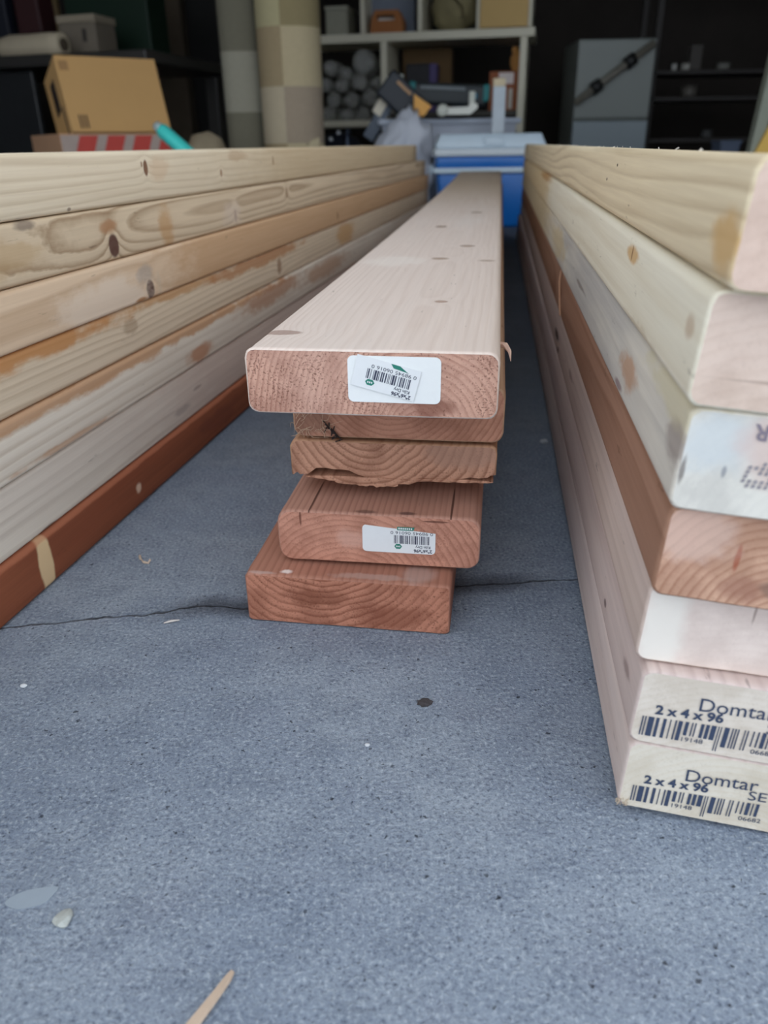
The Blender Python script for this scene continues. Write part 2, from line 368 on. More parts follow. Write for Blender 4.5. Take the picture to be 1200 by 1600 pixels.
for x0, x1, z0, th in ((.010, .082, .0115, .0022), (.030, .074, .0088, .0028), (.086, .138, .0128, .0018)):
    bm = bmesh.new(); n = 18; top = []; bot = []
    for i in range(n+1):
        x = x0+(x1-x0)*i/n; e = math.sin(math.pi*min(1, i/n*1.02))**.35
        j = mnoise.noise(Vector((x*260, z0*900, 1)))
        top.append((x, -.0006+.0007*j, z0+th*e*.6)); bot.append((x, -.0010-.0006*j, z0-th*e*(.55+.4*j) - .03*(x-x0)*(1 if x0 < .08 else 0)))
    for y, sgn in ((0, 1), (.05, 1)):
        pass
    va = [[bm.verts.new((p[0], p[1]+d, p[2] + (.004 if d > .04 else 0))) for p in top] for d in (0, .02, .05)]
    vb = [[bm.verts.new((p[0], p[1]+d, p[2] + (.004 if d > .04 else 0))) for p in bot] for d in (0, .02, .05)]
    for i in range(n):
        bm.faces.new((va[0][i], va[0][i+1], vb[0][i+1], vb[0][i]))
        for k in range(2):
            bm.faces.new((va[k][i], va[k+1][i], va[k+1][i+1], va[k][i+1])); bm.faces.new((vb[k][i], vb[k][i+1], vb[k+1][i+1], vb[k+1][i]))
    link('torn_strip', bm, B3end, b3)
bm = bmesh.new(); tube(bm, [(.1390, .085, .0215), (.143, .079, .0225), (.1458, .071, .0205), (.1466, .063, .0165)], lambda f: .0019*(1-f**2*.95)+.0001, 6)
tag(link('splinter', bm, flat((214, 180, 162), .8), b5), 'thin curled splinter')

# ---- stickers on the ends of the middle boards (printed upside down)
paper = flat((233, 236, 238), .45, .03, 200); paper2 = flat((240, 243, 243), .4, .03, 200); ink = flat((58, 62, 84), .6, .1); green = flat((38, 128, 110), .5); inkg = flat((128, 132, 140), .6)
def rrect(bm, w, h, r, th, y=0, cut=None, seg=5):
    pts = []
    for cx, cz, a0 in ((w-r, h-r, 0), (r, h-r, 90), (r, r, 180), (w-r, r, 270)):
        for k in range(seg+1):
            a = math.radians(a0+90*k/seg); pts.append((cx+r*math.cos(a), y, cz+r*math.sin(a)))
    if cut: pts = cut(pts)
    poly(bm, pts, (0, -th, 0)); return bm
BARS = '11010010011010110010001101110100101001100110110010110111010001001101'
def bars(bm, code, x0, x1, z0, z1, y, ext=(), skewx=0):
    n = len(code); i = 0; dx = (x1-x0)/n
    while i < n:
        if code[i] == '1':
            j = i
            while j < n and code[j] == '1': j += 1
            zz = z0 - (.0028 if i in ext else 0)
            poly(bm, [(x0+i*dx, y, zz), (x0+j*dx, y, zz), (x0+j*dx+skewx, y, z1), (x0+i*dx+skewx, y, z1)]); i = j
        else: i += 1
    return bm
FR = (math.pi/2, 0, 0)
def print_label(par, w, h, header):       # the printed face: built upright, its empty-free parent is turned by 180 degrees
    y = -.00012
    bm = bmesh.new(); bars(bm, BARS, w*.13, w*.80, h*.36, h*.68, y); link('barcode', bm, ink, par)
    text('lettering', '0  98945 06016  0', h*.155, ink, par, (w*.06, y, h*.235 if not header else h*.24), FR, sx=w/h*.235, space=1.06)
    text('lettering', 'Kiln Dry', h*.135, ink, par, (w*.10, y, h*.74), FR, bold=.00003)
    text('lettering', '2"x6"x96', h*.15, ink, par, (w*.05, y, h*.875), FR, bold=.00012)
    bm = bmesh.new(); poly(bm, [(w*.71+w*.06*math.cos(a*math.pi/3)*1.15, y, h*.80+h*.085*math.sin(a*math.pi/3)) for a in range(6)])
    e = link('emblem', bm, green, par)
    bm = bmesh.new()
    for k in range(3): poly(bm, [(w*(.675+.024*k)+w*.010*math.cos(a*math.pi/4), y-.00006, h*.80+h*.035*math.sin(a*math.pi/4)) for a in range(8)])
    link('emblem_mark', bm, paper, par)
# top board's sticker: a rounded blank label with a tilted printed label stuck over it
st = link('sticker', rrect(bmesh.new(), .0508, .0258, .0031, .0002), paper2, b5, loc=(.0577, -.0003, .0083), rot=(0, .004, 0))
tag(st, 'white rounded blank label')
bm = bmesh.new(); poly(bm, [(0, 0, 0), (.0357, 0, 0), (.0357, 0, .0173), (0, 0, .0173)], (0, -.0002, 0))
pl = link('sticker', bm, paper, b5, loc=(.0982, -.0010, .0261), rot=(0, math.pi+.255, 0)); tag(pl, 'white label printed upside down, stuck askew')
pr = -.00028
def printed(par, w, h, full):
    y = -.00032
    bm = bmesh.new(); bars(bm, BARS, w*.12, w*.80, h*.34, h*.66, y); link('barcode', bm, ink, par)
    text('lettering', '0 98945 06016 0', h*.165, ink, par, (w*.045, y, h*.19), FR, sx=.0357*.84/(.0173*.165*8.1), space=1.0)
    text('lettering', 'Kiln Dry', h*.15, ink, par, (w*.09, y, h*.71), FR, bold=.00004)
    text('lettering', '2"x6"x96', h*.17, ink, par, (w*.06, y, h*.855), FR, bold=.0001)
    bm = bmesh.new(); poly(bm, [(w*.72+w*.075*math.cos(a*math.pi/3), y, h*.77+h*.11*math.sin(a*math.pi/3)) for a in range(6)]); link('emblem', bm, green, par)
    bm = bmesh.new()
    for k in range(3): poly(bm, [(w*(.69+.03*k)+w*.011*math.cos(a*math.pi/4), y-.00006, h*.77+h*.035*math.sin(a*math.pi/4)) for a in range(8)])
    link('emblem_mark', bm, paper, par)
    bm = bmesh.new()
    if full:
        poly(bm, [(w*.40, y, h*.02), (w*.74, y, h*.02), (w*.74, y, h*.15), (w*.43, y, h*.15)]); link('brand_bar', bm, green, par)
        bm = bmesh.new()
        for k in range(7): poly(bm, [(w*(.45+.04*k), y-.00006, h*.05), (w*(.475+.04*k), y-.00006, h*.05), (w*(.475+.04*k), y-.00006, h*.115), (w*(.45+.04*k), y-.00006, h*.115)])
        link('brand_bar_mark', bm, paper, par)
    else:
        poly(bm, [(w*.18, y, h*.16), (w*.18, y, h*.30-h*.13), (w*.33, y, h*.01), (w*.47, y, h*.01), (w*.42, y, h*.13)]); link('brand_bar', bm, green, par)
printed(pl, .0357, .0173, False)
def cut(pts): return [(x, y, max(z, .0042*(1-x/.049))) for x, y, z in pts]
st2 = link('sticker', rrect(bmesh.new(), .0490, .0200, .0028, .0002, cut=cut), paper, b2, loc=(.1072, -.0004, .0297), rot=(0, math.pi+.004, 0))
tag(st2, 'white label printed upside down, torn along its upper edge')
pr_o = st2
class Sub: pass
printed(st2, .0345, .0195, True)

# ---- right stack: seven 2 x 4 boards, top ones further forward
RT = [.048, .055, .062, .068, .073, .078, .08]; RB = [.235, .235, .185, .205, .20, .19, .19]
RS = [.2896, .2888, .2950, .2828, .278, .2761, .266]; RL = [.0710, .0712, .070, .0695, .0695, .0695, .0735]
RY = [YAW-.0035, YAW-.0035, YAW+.0004, YAW+.0006, YAW+.0006, YAW+.0006, YAW-.001]
PALE = (232, 218, 204)
rmats = [
  (wood('wood_white_lilac', (222, 206, 198), (196, 174, 166), pith=(-.02, .02), ring=.0065, contrast=.75, seed=21, tint=(206, 190, 190), tintamt=.6, warp=.009),
   wood('end_grain_cream', (222, 214, 200), (206, 190, 164), pith=(.06, -.03), ring=.0036, contrast=.35, end=.18, seed=22)),
  (wood('wood_white_lilac_dark', (218, 200, 192), (184, 160, 154), pith=(-.03, .03), ring=.007, contrast=.85, seed=23, tint=(196, 178, 180), tintamt=.6, warp=.010,
     spots=[((0, .10, .012), (.01, .004, .0022), (92, 72, 70), .7, .2, .003), ((0, .028, .020), (.01, .010, .003), (126, 104, 100), .5, .5, .004)]),
   wood('end_grain_ivory', (224, 214, 202), (204, 188, 168), pith=(.052, -.05), ring=.0034, contrast=.35, end=.18, seed=24)),
  (wood('wood_grey_pink', (216, 196, 184), (180, 156, 144), pith=(-.04, -.03), ring=.007, contrast=.7, seed=25, tint=(196, 178, 174), tintamt=.6, warp=.008,
     spots=[((0, .585, .016), (.02, .030, .0045), (44, 32, 30), .9, .5, .004), ((0, .545, .008), (.02, .012, .0028), (60, 44, 40), .8, .5, .003), ((0, .40, .02), (.01, .02, .003), (120, 96, 90), .5, .6, .003)]),
   wood('end_grain_pinkwhite', (234, 218, 208), (216, 194, 184), pith=(.06, -.06), ring=.004, contrast=.22, end=.12, seed=26, tint=(226, 204, 196), tintamt=.6,
     spots=[((.009, 0, .02), (.010, .02, .04), (238, 232, 222), .85, .35, 0), ((.044, 0, .032), (.0007, .01, .006), (150, 130, 122), .7, .3, 0)])),
  (wood('wood_brown_side', (172, 132, 110), (126, 88, 68), pith=(-.03, .012), ring=.0065, contrast=.7, seed=27, tint=(158, 114, 90), tintamt=.5, warp=.007,
     spots=[((0, .60, .02), (.01, .02, .006), (120, 70, 46), .6, .3, .005)], fade=(.5, 1.3, (128, 88, 56), .55)),
   wood('end_grain_brownpink', (212, 172, 146), (156, 108, 84), pith=(.048, -.004), ring=.0036, contrast=.8, end=.2, seed=28, warp=.006, tint=(204, 158, 138), tintamt=.5,
     spots=[((.034, 0, .008), (.010, .01, .007), (150, 104, 88), .6, .6, 0), ((.029, 0, .022), (.0012, .01, .007), (158, 84, 62), .75, .5, 0), ((.046, 0, .010), (.006, .01, .004), (128, 104, 92), .6, .6, 0), ((.010, 0, .030), (.02, .02, .012), (216, 190, 178), .5, .6, 0)])),
  (wood('wood_bluestain_side', (230, 222, 208), (180, 170, 160), pith=(-.05, -.02), ring=.008, contrast=.5, seed=29, tint=(156, 154, 158), tintamt=.7, warp=.01, fade=(.7, 1.1, (206, 178, 122), .8),
     spots=[((0, .130, .018), (.02, .026, .010), (190, 148, 118), .8, .55, .003), ((0, .150, .006), (.02, .014, .0024), (126, 96, 102), .7, .4, 0), ((0, .010, .022), (.02, .022, .010), (140, 124, 118), .6, .7, 0),
            ((0, .40, .018), (.01, .05, .002), (104, 88, 80), .6, .5, 0), ((0, .70, .02), (.01, .12, .016), (208, 184, 136), .6, .7, .005), ((0, .03, .036), (.02, .07, .008), (204, 192, 150), .5, .6, 0)]),
   wood('end_grain_bluewhite', (226, 222, 212), (198, 194, 188), pith=(.07, -.02), ring=.004, contrast=.2, end=.16, seed=30,
     spots=[((.012, 0, .027), (.016, .02, .012), (204, 210, 212), .7, .5, 0), ((.034, 0, .028), (.016, .02, .014), (214, 186, 176), .65, .4, 0), ((.0165, 0, .017), (.0010, .01, .0026), (130, 132, 140), .7, .4, 0), ((.002, 0, .017), (.0012, .01, .006), (96, 84, 80), .7, .6, 0)])),
  (wood('wood_cream_side', (240, 232, 212), (206, 186, 152), pith=(-.05, .06), ring=.010, contrast=.4, seed=31, tint=(230, 222, 206), tintamt=.6, warp=.006, fade=(.85, 1.1, (214, 180, 118), .75),
     spots=[((0, .165, .031), (.02, .018, .004), (206, 166, 112), .85, .6, .002), ((0, .168, .0315), (.02, .0016, .0040), (118, 80, 52), .8, .2, 0), ((0, .02, .024), (.01, .008, .005), (190, 164, 138), .6, .4, 0),
            ((0, 1.10, .036), (.02, .16, .006), (176, 122, 64), .7, .6, 0), ((0, .105, .002), (.02, .05, .004), (196, 178, 150), .5, .6, 0)]),
   wood('end_grain_pinkcream', (226, 204, 188), (200, 172, 154), pith=(.06, -.10), ring=.005, contrast=.35, end=.15, seed=32, tint=(220, 198, 186), tintamt=.5,
     spots=[((.03, 0, .011), (.022, .01, .0007), (150, 126, 112), .5, .6, 0)])),
  (wood('wood_yellow_wavy', (240, 222, 190), (160, 126, 86), pith=(-.018, .06), ring=.0085, contrast=.6, seed=33, warp=.011, tint=(226, 208, 178), tintamt=.4,
     spots=[((0, .012, .014), (.02, .022, .010), (208, 170, 116), .85, .5, .004), ((0, .30, .030), (.01, .003, .001), (70, 48, 36), .9, .2, 0), ((0, .34, .020), (.01, .003, .001), (70, 48, 36), .9, .2, 0)]),
   wood('end_grain_palepink', (226, 200, 184), (202, 172, 154), pith=(.05, -.08), ring=.005, contrast=.3, end=.15, seed=34)),
]
rlabels = ['lowest board of the right stack, end stamped 2 x 4 x 96, touching the concrete', 'second board from floor in right stack, crisp dark barcode stamp on its white end',
           'blank pinkish-white ended board of the right stack, just above the stamped ones', 'brown-sided board of the right stack with reddish ringed end',
           'blue-grey stained board of the right stack above the brown one', 'cream board of the right stack directly under its top board', 'topmost board of the right stack with wavy yellow grain']
rb = []
for k in range(7):
    x, y = lat(RS[k], RL[k])
    rb.append(board('timber_board', .097, .0405, 2.44, rmats[k], (x, y, .0047+.0415*k), RY[k], rlabels[k], tilt=RT[k], skew=RB[k]-YAW, r=.0048, seed=20+k))
navy = flat((54, 66, 92), .7, .25, 400); faint = flat((132, 122, 134), .8, .2, 300); faintd = flat((144, 138, 144), .8, .2, 300)
def stamp(par, k, top):
    g = RB[k]-YAW; y = lambda x: -math.tan(g)*x - .00045
    rot = (math.pi/2, -.045, -g)
    def put(nm, s, size, x, z, **kw): return text(nm, s, size, navy, par, (x, y(x), z), rot, **kw)
    put('stamp_lettering', '2 x 4 x 96', .0069, .0098 if not top else .0088, .0170 if not top else .0180, sx=1.02, bold=.00022, space=1.0)
    put('stamp_lettering', 'Domtar', .0102, .0268 if not top else .0258, .0228 if not top else .0236, sx=.98)
    put('stamp_lettering', 'SE', .0078, .0556, .0184 if not top else .0176, sx=1.15)
    put('stamp_lettering', '19148', .0036, .0238 if not top else .0218, .0052, sx=1.12)
    put('stamp_lettering', '06682', .0036, .0545 if not top else .0520, .0052, sx=1.12)
    bm = bmesh.new(); x = .0055 if not top else .0040
    seq = [(.5, .5), (.5, .7), (2.2, .7), (1.2, 1.3), (1.2, 1.2), (.4, 1.3), (.6, .6), (1.5, .9), (1.3, 1.0), (.5, .6), (.5, 1.5), (1.2, .6), (1.3, .6), (1.8, .6), (.4, .5), (.4, .9), (1.8, .8), (.5, .5), (.5, .5), (.5, 1.6), (.4, .6), (.5, 1.4), (.5, 1.1), (.6, .9), (1.4, .7), (.5, .8), (1.2, .6)]
    for i, (wd, gp) in enumerate(seq):
        wd *= .00112; gp *= .00132
        z1 = .0146 + .045*(x-.005)*.9 + (.0012 if top else 0); xx_ = x + (.002 if top else 0); z0 = .0088 if .0225 < xx_ < .0362 else .0030 if i in (14, 15) else .0090 if xx_ > .0525 else .0048 + .03*(x-.005)
        g2 = lambda xx: y(xx)
        poly(bm, [(x, g2(x), z0), (x+wd, g2(x+wd), z0), (x+wd, g2(x+wd), z1), (x, g2(x), z1)]); x += wd+gp
    link('barcode_stamp', bm, navy, par)
stamp(rb[0], 0, False); stamp(rb[1], 1, True)
# faint mill stamp on the blue-stained board's end (stamped upside down, only an R can be made out)
g = RB[4]-YAW
text('stamp_lettering', 'R', .0085, faint, rb[4], (.0282, -math.tan(g)*.0282-.0004, .0368), (math.pi/2, math.pi, -g), bold=.0002)
bm = bmesh.new(); rr = random.Random(3)
for i in range(5):
    for j in range(6):
        if rr.random() < .3: continue
        x = .0225+i*.0022+.0004*(5-j); z = .0215-j*.0018; y = -math.tan(g)*x-.0004
        x1 = x+.0012; y1 = -math.tan(g)*x1-.0004
        poly(bm, [(x, y, z), (x1, y1, z), (x1+.0004, y1, z+.0014), (x+.0004, y, z+.0014)])
link('ink_blocks', bm, faintd, rb[4])
bm = bmesh.new()
for k in range(26):      # chewed corner and torn whiskers along the two lowest boards
    p = Vector((rr.uniform(-.001, .006), rr.uniform(-.001, .002), rr.uniform(.0005, .004)))
    tube(bm, [p, p+Vector((rr.uniform(-.002, .001), rr.uniform(-.003, 0), rr.uniform(-.0005, .002)))], .00022, 4)
tag(link('loose_fibres', bm, flat((196, 180, 160), .8), rb[0]), 'frayed corner fibres', kind='stuff')
bm = bmesh.new()
for k in range(22):
    x = rr.uniform(.0, .0015); yv = rr.uniform(.02, .9)
    tube(bm, [(x, yv, .0405), (x+rr.uniform(-.001, .002), yv+rr.uniform(-.004, .004), (.0405+rr.uniform(.0003, .0009)))], .00018, 4)
tag(link('edge_whiskers', bm, flat((238, 232, 222), .8), rb[6]), 'fuzzy white saw whiskers', kind='stuff')
bm = bmesh.new(); tube(bm, [(-.0005, .62, .0395), (-.0022, .60, .030), (-.0018, .575, .018), (-.001, .55, .004)], .0008, 5)
link('splinter', bm, flat((196, 150, 120), .8), rb[3])

# ---- left stack: seven 2 x 4 boards running past the camera
LY = .1934; LZ = [0.0004, .0420, .0920, .1338, .1740, .2144, .2550]; LT = [.0410, .0494, .0412, .0396, .0398, .0400, .0404]
LFAR = [2.16, 2.155, 2.15, 2.152, 2.147, 2.075, 1.90]; LOFF = [0, -.002, .0005, -.001, .0008, 0, .0003]
LW = .097
def lsp(k, s, z, rs, rz, col, st, en, bend): return ((LW, s-(LFAR[k]-2.44), z-LZ[k]), (.02, rs, rz), col, st, en, bend)
AMB = (190, 130, 72)
lmats = [
  wood('wood_redbrown_side', (146, 86, 60), (112, 62, 44), pith=(.13, .03), ring=.006, contrast=.5, seed=41, tint=(134, 66, 44), tintamt=.6, fibre=.3,
     spots=[lsp(0, .062, .020, .0085, .03, (226, 196, 152), .95, .12, 0), lsp(0, .208, .0180, .005, .0055, (222, 190, 164), .9, .5, 0), lsp(0, .3, .040, .6, .003, (178, 112, 84), .6, .5, 0), lsp(0, .40, .02, .06, .012, (118, 66, 52), .5, .7, 0)]),
  wood('wood_grey_white', (236, 224, 208), (184, 166, 148), pith=(.14, -.02), ring=.007, contrast=0.73, seed=42, tint=(204, 190, 180), tintamt=.6, fade=(.45, .75, (196, 168, 156), .7),
     spots=[lsp(1, .08, .043, .012, .002, (120, 96, 82), .7, .5, 0), lsp(1, .32, .056, .02, .004, (150, 136, 130), .5, .6, .003), lsp(1, .36, .068, .012, .002, (130, 108, 96), .5, .5, 0)]),
  wood('wood_cream_stained', (236, 224, 208), (186, 164, 142), pith=(.13, .05), ring=.006, contrast=0.73, seed=43, tint=(204, 188, 172), tintamt=.5,
     spots=[lsp(2, .25, .130, .45, .007, (182, 130, 82), .75, .7, .002), lsp(2, .372, .1015, .035, .010, (184, 128, 92), .8, .45, 0), lsp(2, .62, .12, .12, .012, (172, 124, 92), .7, .6, 0), lsp(2, .12, .096, .06, .003, (190, 140, 100), .6, .6, 0), lsp(2, .9, .115, .15, .014, (176, 130, 96), .6, .6, 0)]),
  wood('wood_amber_stained', (234, 214, 188), (170, 142, 110), pith=(.12, -.01), ring=.0048, contrast=0.88, seed=44, tint=(204, 184, 158), tintamt=.4,
     spots=[lsp(3, .08, .172, .16, .012, AMB, .85, .5, .002), lsp(3, .34, .171, .10, .006, (186, 134, 80), .7, .6, 0), lsp(3, .60, .168, .18, .008, (176, 116, 66), .7, .6, 0), lsp(3, .66, .15, .010, .012, (140, 104, 78), .7, .4, .003), lsp(3, 1.05, .155, .07, .02, (200, 152, 96), .7, .35, 0), lsp(3, .24, .157, .012, .006, (140, 112, 84), .45, .6, .003)]),
  wood('wood_peach_knot', (236, 208, 178), (190, 154, 120), pith=(.125, .02), ring=.0055, contrast=0.68, seed=45, fade=(.56, .72, (204, 160, 118), .85),
     spots=[lsp(4, .282, .1825, .0075, .0085, (92, 64, 58), .95, .1, .006), lsp(4, .274, .197, .016, .008, (170, 160, 152), .6, .5, 0), lsp(4, .205, .187, .075, .018, (240, 222, 202), .7, .6, 0), lsp(4, .262, .1765, .010, .002, (178, 122, 70), .8, .4, 0), lsp(4, .30, .182, .004, .014, (216, 196, 170), .5, .4, 0), lsp(4, .99, .188, .004, .007, (130, 88, 62), .8, .2, .003)]),
  wood('wood_swirl_knot', (234, 212, 182), (150, 116, 84), pith=(.115, .03), ring=.0062, contrast=1.03, seed=46, warp=.008, tint=(206, 188, 160), tintamt=.35,
     spots=[lsp(5, .231, .2255, .0082, .0095, (96, 66, 58), .95, .1, .012), lsp(5, .228, .241, .014, .005, (178, 128, 88), .7, .5, 0), lsp(5, .118, .2515, .012, .0035, (140, 124, 110), .8, .5, 0), lsp(5, .085, .232, .05, .012, (192, 160, 116), .5, .6, .014), lsp(5, .33, .2325, .014, .020, (194, 148, 98), .65, .5, 0), lsp(5, .511, .2264, .0045, .007, (140, 92, 74), .9, .15, .005), lsp(5, .505, .2285, .03, .014, (222, 204, 186), .6, .5, 0), lsp(5, .71, .239, .006, .008, (140, 104, 76), .6, .4, .005)]),
  wood('wood_pale_top_left', (244, 226, 200), (190, 164, 132), pith=(.12, .045), ring=.0055, contrast=0.68, seed=47, tint=(218, 198, 168), tintamt=.4, fade=(.9, 1.3, (206, 178, 140), .8),
     spots=[lsp(6, .305, .2822, .0042, .0068, (112, 70, 46), .9, .15, .005), lsp(6, .298, .285, .0015, .0025, (130, 84, 56), .7, .2, 0), lsp(6, .479, .2724, .0028, .004, (150, 108, 78), .8, .2, .004), lsp(6, .175, .2575, .003, .0015, (110, 90, 76), .7, .4, 0), lsp(6, .33, .282, .02, .012, (212, 176, 140), .4, .6, 0), lsp(6, .53, .288, .03, .006, (190, 158, 124), .5, .6, .004), lsp(6, .66, .28, .004, .006, (150, 112, 80), .6, .3, .003)]),
]
llabels = ['red-brown lowest board of the left stack, one pale bare stripe across its side', 'greyish white thick board lying on the red-brown one in left stack', 'pale board with brown staining, third from floor in left stack',
           'amber-stained board in the middle of the left stack', 'peach board of left stack with one dark oval knot and a paler patch', 'swirling-grained board of left stack with the largest dark knot, second from top', 'pale straight-grained topmost board of the left stack']
lend = wood('end_grain_tan', (214, 182, 146), (170, 128, 94), pith=(.05, -.02), ring=.0045, end=.3, seed=48)
ld = (math.sin(LY), math.cos(LY)); ln = (math.cos(LY), -math.sin(LY))
for k in range(7):
    s = LFAR[k]-2.44; off = -LW + LOFF[k]
    board('timber_board', LW, LT[k], 2.44, [lmats[k], lend], (-.2633+ld[0]*s+ln[0]*off, .4380+ld[1]*s+ln[1]*off, LZ[k]), LY, llabels[k], r=.0035 if k else .005, seed=40+k)

# ------------------------------------------------------------------ debris on the concrete
a, b = onz(300, 1598, .001), onz(358, 1516, .001); m_ = flat((192, 170, 150), .75, .1, 200)
d = b-a; a2 = a - d*.55
bm = bmesh.new(); n = 10; wv = d.cross(Vector((0, 0, 1))).normalized()
top = []
for i in range(n+1):
    f = i/n; p = a2 + (b-a2)*f; hw = .0029*(1-.5*f) if f < .99 else .0009; z = .0010+.0016*math.sin(math.pi*f); c_ = wv*.0022*math.sin(2.2*f)
    top.append([bm.verts.new((p.x+c_.x+wv.x*q*hw, p.y+c_.y+wv.y*q*hw, z+dz)) for q, dz in ((-1, 0), (1, 0), (.8, .0011), (-.8, .0011))])
for u, v in zip(top, top[1:]):
    for i in range(4): bm.faces.new((u[i], u[(i+1) % 4], v[(i+1) % 4], v[i]))
bm.faces.new(top[0][::-1]); bm.faces.new(top[-1])
tag(link('wood_sliver', bm, m_, smooth=False), 'tan wood sliver on the concrete in the bottom foreground', 'wood sliver')
p = onz(100, 1436, .001)
tag(link('pebble', blob(bmesh.new(), (0, 0, .0014), (.0042, .0042, .0018), 2, .5, 1.3, 4), flat((168, 172, 168), .6, .15, 300), smooth=False, loc=(p.x, p.y, 0)), 'pale angular stone chip lying in the lower left foreground', 'pebble')
p = onz(50, 1404, 0)
bm = bmesh.new(); poly(bm, [(.0105*math.cos(a)*(1+.15*math.sin(3*a)), .0052*math.sin(a)*(1+.12*math.cos(2*a+1)), .0003) for a in [k*math.pi/9 for k in range(18)]], (0, 0, -.00028))  # pale bottom of a shallow pit, laid on as a thin disc
tag(link('pit_spot', bm, flat((146, 158, 170), .5, .06, 200), loc=(p.x, p.y, .0001), rot=(0, 0, .35)), 'pale bluish flat spot left of the stone chip', 'spot')
p = onz(225, 878, .001)
tag(link('wood_shaving', tube(bmesh.new(), [(-.006, .010, .0012), (-.004, .004, .0022), (0, -.001, .0014), (.004, -.002, .0012), (.005, .0005, .0028)], .0010, 6), flat((206, 186, 166), .7)), 'small curled pale shaving on concrete beside the red-brown board', 'wood shaving').location = (p.x, p.y, 0)
p = onz(268, 971, .001)
tag(link('wood_shaving', tube(bmesh.new(), [(-.005, -.0015, .0008), (0, 0, .0014), (.005, .002, .0008)], lambda f: .0009*(1-abs(f-.5)), 5), flat((214, 206, 200), .7)), 'thin white shaving on the crack left of middle stack', 'wood shaving').location = (p.x, p.y, 0)
p = onz(850, 690, .002)
tag(link('pebble', blob(bmesh.new(), (0, 0, .0022), (.0045, .003, .0028), 2, .35, 1.6, 9), flat((176, 180, 186), .6, .1, 300), loc=(p.x, p.y, 0)), 'tiny grey stone between middle and right stacks', 'pebble')
p = onz(37, 1071, .001)
tag(link('pebble', blob(bmesh.new(), (0, 0, .0009), (.0022, .0016, .0011), 2, .3, 1.6, 11), flat((206, 210, 214), .6, .1, 300), loc=(p.x, p.y, 0)), 'tiny white grain at left edge of the open concrete', 'pebble')
p = onz(664, 1097, .001)
tag(link('dirt_clump', blob(bmesh.new(), (0, 0, .0006), (.0046, .0034, .0009), 3, .5, 2.6, 13), flat((66, 62, 64), .9, .3, 500), loc=(p.x, p.y, 0)), 'small dark dirt clump on concrete in front of middle stack', 'dirt')
p = onz(574, 1163, .001)
tag(link('pebble', blob(bmesh.new(), (0, 0, .0007), (.0016, .0013, .0009), 2, .3, 1.6, 15), flat((196, 200, 206), .6, .1, 300), loc=(p.x, p.y, 0)), 'tiny pale grain on concrete below the middle stack', 'pebble')

# ------------------------------------------------------------------ the back of the garage
# blue cooler
blue = flat((12, 100, 180), .35, .05); iceblue = flat((196, 212, 224), .35, .03); lidc = flat((206, 214, 220), .4, .03)
pc = at(769, 243, 3.15); r_ = at(855, 240, 3.15).x-pc.x
cw = 2*r_; cl = empty('cooler', (pc.x, 3.15+.15, 0), -.03, 'blue and white hard cooler box on the floor beyond the middle boards', 'cooler')
bm = bmesh.new(); bx(bm, (0, 0, .101), (cw*.97, .285, .20), .012, taper=.90); link('body', bm, blue, cl, True)
link('handle_band', B((0, 0, .205), (cw*1.05, .315, .021), .007), iceblue, cl, True)
link('upper_body', B((0, 0, .233), (cw*.985, .29, .042), .006), blue, cl, True)
bm = bmesh.new(); bx(bm, (0, 0, .2665), (cw*1.03, .31, .027), .007); link('lid', bm, lidc, cl, True)
bm = bmesh.new(); bx(bm, (0, 0, .304), (cw*1.01, .29, .052), .01); 
for v in bm.verts:
    if v.co.z > .30: v.co.x *= .93; v.co.y *= .86
link('lid_top', bm, iceblue, cl, True)
bm = bmesh.new(); bx(bm, (.012, -.138, .300), (.075, .02, .032), .004); link('lid_latch', bm, iceblue, cl, True)
for s in (-1, 1): link('handle', B((s*cw*.53, 0, .205), (.014, .12, .035), .005), iceblue, cl, True)

# clear storage tote
def plastic(name, c, tr, rough=.35, alpha=1):
    t = NT(name); P = t.n('TexCoord').outputs['Object']
    return t.done(lin(c), rough, t.bump(t.noise(P, 14, 2), .25, .01), Transmission_Weight=tr, IOR=1.25, Alpha=alpha)
clear = plastic('cloudy_plastic', (222, 228, 240), .45, .5, .86)
TY = 3.72; tl = at(596, 188, TY); tr_ = at(808, 182, TY); tcx = (tl.x+tr_.x)/2; tw = tr_.x-tl.x
tt = empty('storage_tote', (tcx, TY+.2, 0), 0, 'translucent plastic storage tote heaped with odds and ends behind the cooler', 'storage tote')
TZ = tl.z
bm = bmesh.new()
for (x0, y0, x1, y1) in ((-.5, -.5, .5, -.5), (.5, -.5, .5, .5), (.5, .5, -.5, .5), (-.5, .5, -.5, -.5)):
    poly(bm, [(x0*tw*.84, y0*.34, .004), (x1*tw*.84, y1*.34, .004), (x1*tw, y1*.42, TZ), (x0*tw, y0*.42, TZ)], (-.003 if x0 == x1 == .5 else .003 if x0 == x1 else 0, .003 if y0 == y1 == -.5 else -.003 if y0 == y1 else 0, 0))
poly(bm, [(-tw*.42, -.17, .004), (tw*.42, -.17, .004), (tw*.42, .17, .004), (-tw*.42, .17, .004)], (0, 0, .003))
link('tub', bm, clear, tt)
rimm = plastic('rim_plastic', (206, 214, 228), .2, .4)
for sx, sy, lx, ly in ((0, -.21, tw+.03, .022), (0, .21, tw+.03, .022), (-tw/2, 0, .022, .40), (tw/2, 0, .022, .40)):
    link('rim', B((sx, sy, TZ-.008), (lx, ly, .022), .004), rimm, tt, True)
